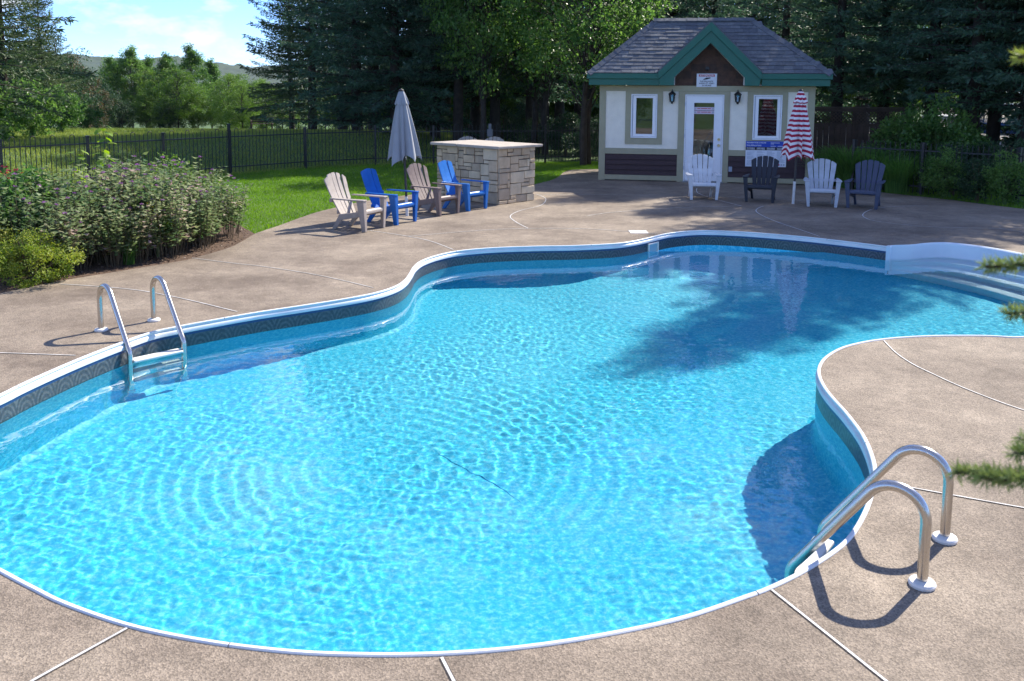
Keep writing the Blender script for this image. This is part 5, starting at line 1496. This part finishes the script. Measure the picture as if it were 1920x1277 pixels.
quads_mesh('flowers', diamonds(np.array([0, -0.1, 0.6]) + r_.normal(size=(kk, 3)) * 0.06, dd * 0.03, unit(np.cross(dd, r_.normal(size=(kk, 3)))) * 0.01), M['petal_yellow'], ylw)['kind'] = 'stuff'
# shrubs by the right hand fence
shr = leafy_proto('leafy_shrub', 2.0, 1.0, 0.1, 54, M['leaf_mid'], 0.115, 3600, 80, 0.018, M['stem_green'], 'shrub', 6, 'foliage')
shd = leafy_proto('leafy_shrub', 1.6, 0.9, 0.0, 55, M['leaf_dark'], 0.08, 4200, 80, 0.018, M['stem'], 'shrub', 6, 'foliage')
for px, Y, s, pr0, lab in ((1700, 21.6, 0.9, shr, 'fresh green shrub behind the ornamental grass'), (1755, 20.6, 1.0, shr, 'tall fresh green shrub in the middle of the fence'), (1795, 21.4, 0.85, shr, 'pale leaved shrub reaching up before the cars'), (1850, 20.0, 0.7, shd, 'dark shrub growing through the black fence'), (1905, 19.3, 0.75, shd, 'dark shrub at the picture edge by the fence'), (1790, 19.4, 0.7, shd, 'low dark shrub at the foot of the fence'), (1735, 22.5, 0.85, shd, 'dark shrub under the thick spruce trunk'), (1775, 18.75, 0.5, shr, 'fresh green shrub in front of the fence, next to the grass'), (1838, 18.2, 0.55, shd, 'dark shrub before the fence, second from the picture edge'), (1890, 17.75, 0.5, shr, 'fresh green shrub before the fence near the picture edge')):
    put(pr0, at(px, Y) + (0.0,), px * 0.01, lab, s, 'shrubs along the black fence')
for i, (px, Y, s) in enumerate([(1010, 31, 0.8), (1060, 30, 0.9), (1100, 28.5, 0.8), (880, 37, 1.0), (940, 38, 1.0), (800, 38, 1.0), (1135, 31, 0.9), (985, 40, 1.1)]):
    put(shd, at(px, Y), i * 1.2, 'dark undergrowth bush among the spruce trunks', s, 'undergrowth bushes in the wood')
for i, (px, Y, s) in enumerate([(10, 25.5, 0.8), (60, 27, 0.85), (115, 30, 0.75), (-40, 23, 0.9), (165, 36, 0.6)]):
    put(shr, at(px, Y), i * 1.4, 'light green bush outside the fence under the big spruce', s, 'bushes outside the fence')

# ------------------------------------------------------------------ grass
def blades(name, X, Y, Z, h, w, m, label, r):
    n = len(X); a = r.random(n) * 2 * np.pi
    P = np.stack([X, Y, Z], 1); sd = np.stack([np.cos(a), np.sin(a), np.zeros(n)], 1) * w
    hh = h * r.uniform(0.5, 1.2, n)
    tip = P + np.stack([r.normal(size=n) * 0.35 * hh, r.normal(size=n) * 0.35 * hh, hh], 1)
    o = quads_mesh(name, np.stack([P - sd, P + sd, tip], 1), m)
    return tag(o, label, 'grass', kind='stuff')
r_ = np.random.default_rng(81)
n = 420000
X = r_.uniform(-14.5, 2.6, n); Y = r_.uniform(12.5, 29, n)
fy = fence_y(X)
ok = (Y < fy + 0.3) & ~inside(deck_outer, X, Y) & ~inside(bed_poly, X, Y)
X, Y = X[ok], Y[ok]
blades('lawn_grass', X, Y, ground_z(X, Y) - 0.01, 0.055, 0.006, M['blade'], 'mown green lawn between deck and fence', r_)
n = 260000
Y = 14 + 50 * r_.random(n) ** 1.35; X = -Y * 0.72 + r_.random(n) * Y * 0.72
ok = (Y > fence_y(X) - 0.2)
X, Y = X[ok], Y[ok]
blades('field_grass', X, Y, ground_z(X, Y) - 0.01, 0.11, 0.012, M['blade_field'], 'rougher sunlit grass on the bank and field beyond the fence', r_)
n = 30000
X = r_.uniform(6.9, 12, n); Y = r_.uniform(15, 22.5, n); ok = ~inside(deck_outer, X, Y); X, Y = X[ok], Y[ok]
blades('verge_grass', X, Y, ground_z(X, Y) - 0.01, 0.07, 0.007, M['blade'], 'narrow grass verge under the black fence', r_)
n = 9000
X = r_.uniform(-8.5, -3.8, n); Y = r_.uniform(8.7, 15.3, n); ok = inside(bed_poly, X, Y); X, Y = X[ok], Y[ok]
P = np.stack([X, Y, np.full(len(X), 0.004)], 1); a = rand_dirs(r_, len(X)) * np.array([1, 1, 0.3]) * 0.03
o = quads_mesh('bark_chips', diamonds(P, a, unit(np.cross(a, r_.normal(size=a.shape))) * 0.007), M['mulch_chip'])
tag(o, 'loose bark chips on the planting bed', 'mulch', kind='stuff')

# ------------------------------------------------------------------ fences
def picket_run(label, pts, H=1.10, post_h=1.13, tall=(), hoop=True, panel=1.85, step=0.105):
    t = thing('picket_fence', label, 'fence')
    m = M['black_metal']
    pk = MB().tube([(0, 0, 0), (0, 0, H - 0.05)], 0.0085, 6).build('picket', m, t); pmesh = pk.data; bpy.data.objects.remove(pk)
    hp = []
    for k in range(9):
        a = math.pi * k / 8; hp.append((step / 2 - step / 2 * math.cos(a), 0, step / 2 * math.sin(a)))
    hpo = MB().tube(hp, 0.0085, 6, False).build('hoop', m, t, smooth=True); hmesh = hpo.data; bpy.data.objects.remove(hpo)
    po = MB().box(-0.028, 0.028, -0.028, 0.028, 0, post_h).box(-0.036, 0.036, -0.036, 0.036, post_h, post_h + 0.03).build('post', m, t); psm = po.data; bpy.data.objects.remove(po)
    def inst(name, me, loc, rz, sz=1.0):
        o = bpy.data.objects.new(name, me); C.objects.link(o); o.parent = t; o.location = loc; o.rotation_euler = (0, 0, rz); o.scale = (1, 1, sz)
    for i in range(len(pts) - 1):
        a, b = Vector((*pts[i], 0)), Vector((*pts[i + 1], 0)); L = (b - a).length; d = (b - a) / L; rz = math.atan2(d.y, d.x)
        np_ = max(1, round(L / panel))
        for k in range(np_ + (1 if i == len(pts) - 2 else 0)):
            p = a + d * L * k / np_; z = max(0, float(ground_z(np.array([p.x]), np.array([p.y]))[0]))
            inst('post', psm, (p.x, p.y, -0.05), rz, 1.13 if (i, k) in tall else 1.0)
        for k in range(np_):
            p, q = a + d * L * k / np_, a + d * L * (k + 1) / np_
            for z in (0.16, 0.92):
                MB().box(0, (q - p).length, -0.013, 0.013, z, z + 0.028, Matrix.Translation(p) @ Matrix.Rotation(rz, 4, 'Z')).build('rail', m, t)
            n = int((q - p).length / step); gap = ((q - p).length - (n - 1) * step) / 2
            for j in range(n):
                w = p + d * (gap + j * step); tallp = hoop and (j % 4) in (1, 2)
                inst('picket', pmesh, (w.x, w.y, 0.04), rz, 1.0 if not tallp else (H - 0.04) / (H - 0.05))
                if tallp and j % 4 == 1 and j + 1 < n: inst('hoop', hmesh, (w.x, w.y, 0.04 + H - 0.05), rz)
    return t
picket_run('black metal hoop top fence running from flower bed to corner post', [FA, FB])
picket_run('black metal hoop top fence along the lawn under the trees', [FB, FCc, FD, FE], tall=((0, 0),))
fr_ = [(7.6, 20.3), (g(1730, 366).x, g(1730, 366).y + 0.1), (g(1911, 383).x, g(1911, 383).y + 0.1), (11.0, 16.0)]
picket_run('black metal fence half hidden by shrubs beside the pool house', fr_, hoop=False)
# brown board fence with lattice behind the pool house
bf = thing('board_fence', 'dark brown board fence with lattice top beside the pool house', 'fence', (7.9, 24.6, 0), R(-6))
for k in range(17): MB().box(k * 0.15, k * 0.15 + 0.138, 0, 0.02, 0.03, 1.28 + 0.01 * ((k * 5) % 3)).build('board', M['wood'], bf)
for z in (0.3, 1.22, 1.62): MB().box(0, 2.55, 0.021, 0.06, z, z + 0.08).build('rail', M['wood'], bf)
for k in range(3): MB().box(k * 1.26 - 0.04, k * 1.26 + 0.05, 0.061, 0.15, 0, 1.75).build('post', M['wood'], bf)
lt = MB()
for s in (-1, 1):
    for k in range(-4, 30):
        x0 = k * 0.095; pts = [(x0, 1.30), (x0 + 0.32 * s, 1.62)]
        if min(pts[0][0], pts[1][0]) < 0 or max(pts[0][0], pts[1][0]) > 2.55: continue
        lt.hexa([(x0 - 0.015, 0.022 + 0.008 * (s + 1), 1.30), (x0 + 0.015, 0.022 + 0.008 * (s + 1), 1.30), (x0 + 0.015, 0.029 + 0.008 * (s + 1), 1.30), (x0 - 0.015, 0.029 + 0.008 * (s + 1), 1.30)] + [(x0 + 0.32 * s - 0.015, 0.022 + 0.008 * (s + 1), 1.62), (x0 + 0.32 * s + 0.015, 0.022 + 0.008 * (s + 1), 1.62), (x0 + 0.32 * s + 0.015, 0.029 + 0.008 * (s + 1), 1.62), (x0 + 0.32 * s - 0.015, 0.029 + 0.008 * (s + 1), 1.62)])
tag(lt.build('lattice', M['wood'], bf), kind='stuff')
MB().box(-0.06, 2.62, -0.03, 0.10, 1.705, 1.74).build('cap_rail', M['wood'], bf)

# ------------------------------------------------------------------ bench, post, cars, hills
bx = at(491, 62); bz = float(ground_z(np.array([bx[0]]), np.array([bx[1]]))[0])
bn = thing('park_bench', 'dark wooden park bench on the field beside the fir', 'bench', (bx[0], bx[1], bz), R(8))
for k in range(4): MB().box(-0.75, 0.75, -0.25 + k * 0.125, -0.14 + k * 0.125, 0.42, 0.455).build('seat_slat', M['wood'], bn)
for k in range(3): MB().box(-0.75, 0.75, 0.26 + 0.03 * k, 0.29 + 0.03 * k, 0.52 + k * 0.125, 0.62 + k * 0.125).build('back_slat', M['wood'], bn)
for x in (-0.68, 0.68):
    for y in (-0.22, 0.24): MB().box(x - 0.03, x + 0.03, y - 0.03, y + 0.03, -0.05, 0.42 if y > 0 else 0.64).build('leg', M['wood'], bn)
    MB().box(x - 0.035, x + 0.035, -0.27, 0.27, 0.641, 0.68).build('arm', M['wood'], bn)
    MB().box(x - 0.03, x + 0.03, 0.271, 0.30, 0.40, 0.93).build('back_post', M['wood'], bn)
p = at(918, 25.4)
up_ = thing('utility_post', 'grey utility post standing behind the stone bar', 'post', (p[0], p[1], 0))
MB().box(-0.04, 0.04, -0.04, 0.04, -0.1, 1.2).build('post', M['post_grey'], up_, bevel=0.008)
MB().box(-0.075, 0.075, -0.085, -0.051, 0.85, 1.05).build('meter_box', M['post_grey'], up_, bevel=0.008)
parking = MB().slab([(11, 36), (48, 36), (52, 62), (16, 62)], -0.2, 0.006).build('parking_lot', mat('pale gravel parking', (0.34, 0.32, 0.29), 0.95, var=0.2, vscale=3))
tag(parking, 'pale gravel parking ground behind the spruces', 'parking lot', kind='structure')
def car(label, loc, rz, col):
    t = thing('parked_car', label, 'car', (loc[0], loc[1], 0.0), rz, 'cars parked behind the spruces')
    paint = mat('car paint ' + label[:10], col, 0.25, 0.3)
    prof = [(-2.15, 0.35), (-2.2, 0.62), (-2.1, 0.82), (-1.2, 0.95), (1.55, 0.98), (2.1, 0.9), (2.18, 0.6), (2.12, 0.35)]
    MB().prism(prof, -0.88, 0.88).build('body', paint, t, bevel=0.06, seg=3)
    cab = MB(); lo = [(-1.25, -0.80), (1.75, -0.80), (1.75, 0.80), (-1.25, 0.80)]; hi = [(-0.45, -0.62), (1.15, -0.62), (1.15, 0.62), (-0.45, 0.62)]
    cab.hexa([(x, y, 0.94) for x, y in lo] + [(x, y, 1.46) for x, y in hi]); cab.build('glasshouse', M['ink'], t, bevel=0.03)
    MB().slab([(-0.5, -0.64), (1.2, -0.64), (1.2, 0.64), (-0.5, 0.64)], 1.455, 1.50).build('roof', paint, t, bevel=0.02)
    for s in (-1, 1):
        for x in (-1.35, 1.35):
            w = MB().tube([(x, s * 0.70, 0.33), (x, s * 0.90, 0.33)], 0.33, 20).build('wheel', M['ink'], t)
            MB().tube([(x, s * 0.901, 0.33), (x, s * 0.912, 0.33)], 0.21, 16).build('rim', M['steel'], w)
        MB().box(-2.2, -2.02, s * 0.62 - 0.16, s * 0.62 + 0.16, 0.62, 0.74).build('headlight', M['lantern_glass'], t)
        MB().box(2.05, 2.2, s * 0.66 - 0.12, s * 0.66 + 0.12, 0.68, 0.82).build('tail_light', M['sign_red'], t)
        for x0, x1, u0, u1 in ((-0.95, 0.15, -0.48, 0.15), (0.22, 1.35, 0.22, 0.98)):
            pass
car('dark blue car parked behind the spruces', at(1845, 41), R(80), (0.02, 0.06, 0.16))
car('silver car parked beyond the dark blue one', at(1905, 46), R(85), (0.35, 0.37, 0.4))
car('white car glimpsed between the thick spruce trunks', at(1765, 50), R(60), (0.6, 0.62, 0.64))

hx = np.linspace(-1500, 700, 420); hy = np.linspace(1000, 2400, 90)
HX, HY = np.meshgrid(hx, hy)
def ridge(y):  # picture height of the skyline against its bearing
    return y
bear = 960 + HX / HY * CAM_F
sky_y = np.interp(bear, [-800, 0, 140, 200, 260, 330, 400, 470, 640, 900, 1500], [128, 118, 108, 114, 119, 112, 122, 130, 126, 134, 140])
crest = CAM_H + (159 - sky_y) / CAM_F * 1700 * 1.0
prof_ = np.exp(-((HY - 1700) / 420) ** 2)
HZ = -20 + (crest + 20) * prof_ + 3.0 * np.sin(HX / 23.0 + HY / 31.0) * np.sin(HX / 41.0 - HY / 17.0) * prof_
HZ = HZ + np.random.default_rng(6).uniform(-2.5, 4.5, HZ.shape) * prof_
hills = grid_mesh('hills', HX, HY, HZ, mat('wooded hillside', (0.020, 0.042, 0.020), 0.95, col2=(0.040, 0.072, 0.032), vscale=0.03, bump=1.0, bscale=0.08))
tag(hills, 'low wooded hills on the horizon', 'hills', kind='structure')

# ------------------------------------------------------------------ young spruce beside the camera, its twig tips hang into view
ys = thing('young_spruce', 'young spruce beside the viewpoint, only its twig tips in view', 'tree', (2.35, 0.85, 0))
MB().tube([(0, 0, -0.05), (0.02, 0.01, 1.6), (0, 0, 3.6)], [0.06, 0.04, 0.008], 9).build('trunk', M['bark'], ys, smooth=True)
def view_pt(px, py, d):
    v_ = _F + _R * (px - 960) / CAM_F - _U * (py - CAM_PY) / CAM_F
    return Vector((v_[0] * d, v_[1] * d, CAM_H + v_[2] * d))
M['twig'] = leaf_mat('young spruce needles', (0.12, 0.18, 0.05), (0.24, 0.30, 0.10), 0.25, 6)
M['twig_tip'] = leaf_mat('fresh spruce tip needles', (0.20, 0.26, 0.04), (0.32, 0.36, 0.08), 0.3, 6)
rt = np.random.default_rng(91)
def twig(a, b, m, sub=3):
    a, b = Vector(a) - ys.location, Vector(b) - ys.location
    n = 46; mid = (a + b) / 2 + Vector((0, 0, 0.06 * (b - a).length))
    pts = [a.lerp(mid, t) .lerp(mid.lerp(b, t), t) for t in np.linspace(0, 1, n)]
    wood = MB().tube([tuple(q) for q in pts[::5]] + [tuple(pts[-1])], [0.009 * (1 - 0.75 * i / 10) for i in range(len(pts[::5]) + 1)], 6)
    P, A, B = [], [], []
    ax = (b - a).normalized()
    def needles(line, dens):
        for p, q in zip(line[:-1], line[1:]):
            t_ = np.array((q - p).normalized())
            k = max(2, int((q - p).length * dens))
            dd_ = unit(rand_dirs(rt, k) + t_ * 0.55 + np.array([0, 0, 0.15]))
            P.append(np.array(p) + (np.array(q) - np.array(p)) * rt.random((k, 1))); A.append(dd_ * rt.uniform(0.017, 0.026, (k, 1))); B.append(unit(np.cross(dd_, rt.normal(size=(k, 3)))) * 0.0012)
    L = (b - a).length
    needles(pts[int(n * 0.35):], 4200)
    sub = sub + 7
    for s in range(sub):
        fr_t = 0.30 + 0.62 * s / max(1, sub); i = int(n * fr_t); p = pts[i]
        side = ax.cross(Vector((0, 0, 1))).normalized() * (1 if s % 2 else -1)
        e_ = p + (ax * 0.8 + side * 0.6 + Vector((0, 0, -0.10 + 0.16 * (s % 3) / 2))).normalized() * L * (0.05 + 0.30 * (1 - fr_t))
        ln_ = [p.lerp(e_, u) for u in np.linspace(0, 1, 8)]
        wood.tube([tuple(q) for q in ln_[::7]], [0.004, 0.002], 5); needles(ln_, 4200)
    br = wood.build('branch', M['bark'], ys)
    quads_mesh('needles', diamonds(np.concatenate(P), np.concatenate(A), np.concatenate(B)), m, br)
def trunk_pt(z): return Vector((2.35, 0.85, z))
twig(trunk_pt(1.62), view_pt(1792, 886, 1.42), M['twig'], 5)
twig(trunk_pt(1.55), view_pt(1838, 896, 1.36), M['twig'], 3)
twig(trunk_pt(1.66), view_pt(1900, 850, 1.40), M['twig'], 2)
twig(trunk_pt(1.98), view_pt(1848, 500, 1.5), M['twig'], 1)
twig(trunk_pt(1.92), view_pt(1888, 588, 1.5), M['twig'], 1)
twig(trunk_pt(2.4), view_pt(1908, 108, 1.45), M['twig_tip'], 1)
for k in range(30):
    a = R(-150 + 190 * ((k * 0.37) % 1)); z = 0.5 + 0.1 * k
    L = 0.95 * (1 - z / 4.2) + 0.15
    e_ = trunk_pt(z) + Vector((math.cos(a) * L, math.sin(a) * L, -0.15 * L))
    if e_.x > 2.0 + 0 and (e_.x / max(e_.y, 0.05) > 0.66): twig(trunk_pt(z), e_, M['twig'], 4)

# ------------------------------------------------------------------ the air: faint summer haze round everything
hz = MB().box(-2900, 2900, -700, 3300, -30, 90)
hm = bpy.data.materials.new('summer haze'); hm.use_nodes = True
hm.node_tree.nodes.clear()
ho = hm.node_tree.nodes.new('ShaderNodeOutputMaterial'); hv = hm.node_tree.nodes.new('ShaderNodeVolumePrincipled')
hv.inputs['Color'].default_value = (0.80, 0.88, 1.0, 1); hv.inputs['Density'].default_value = 0.00006; hv.inputs['Anisotropy'].default_value = 0.2
hm.node_tree.links.new(hv.outputs[0], ho.inputs['Volume'])
tag(hz.build('haze', hm), 'thin summer haze over the whole place', 'haze', kind='stuff')
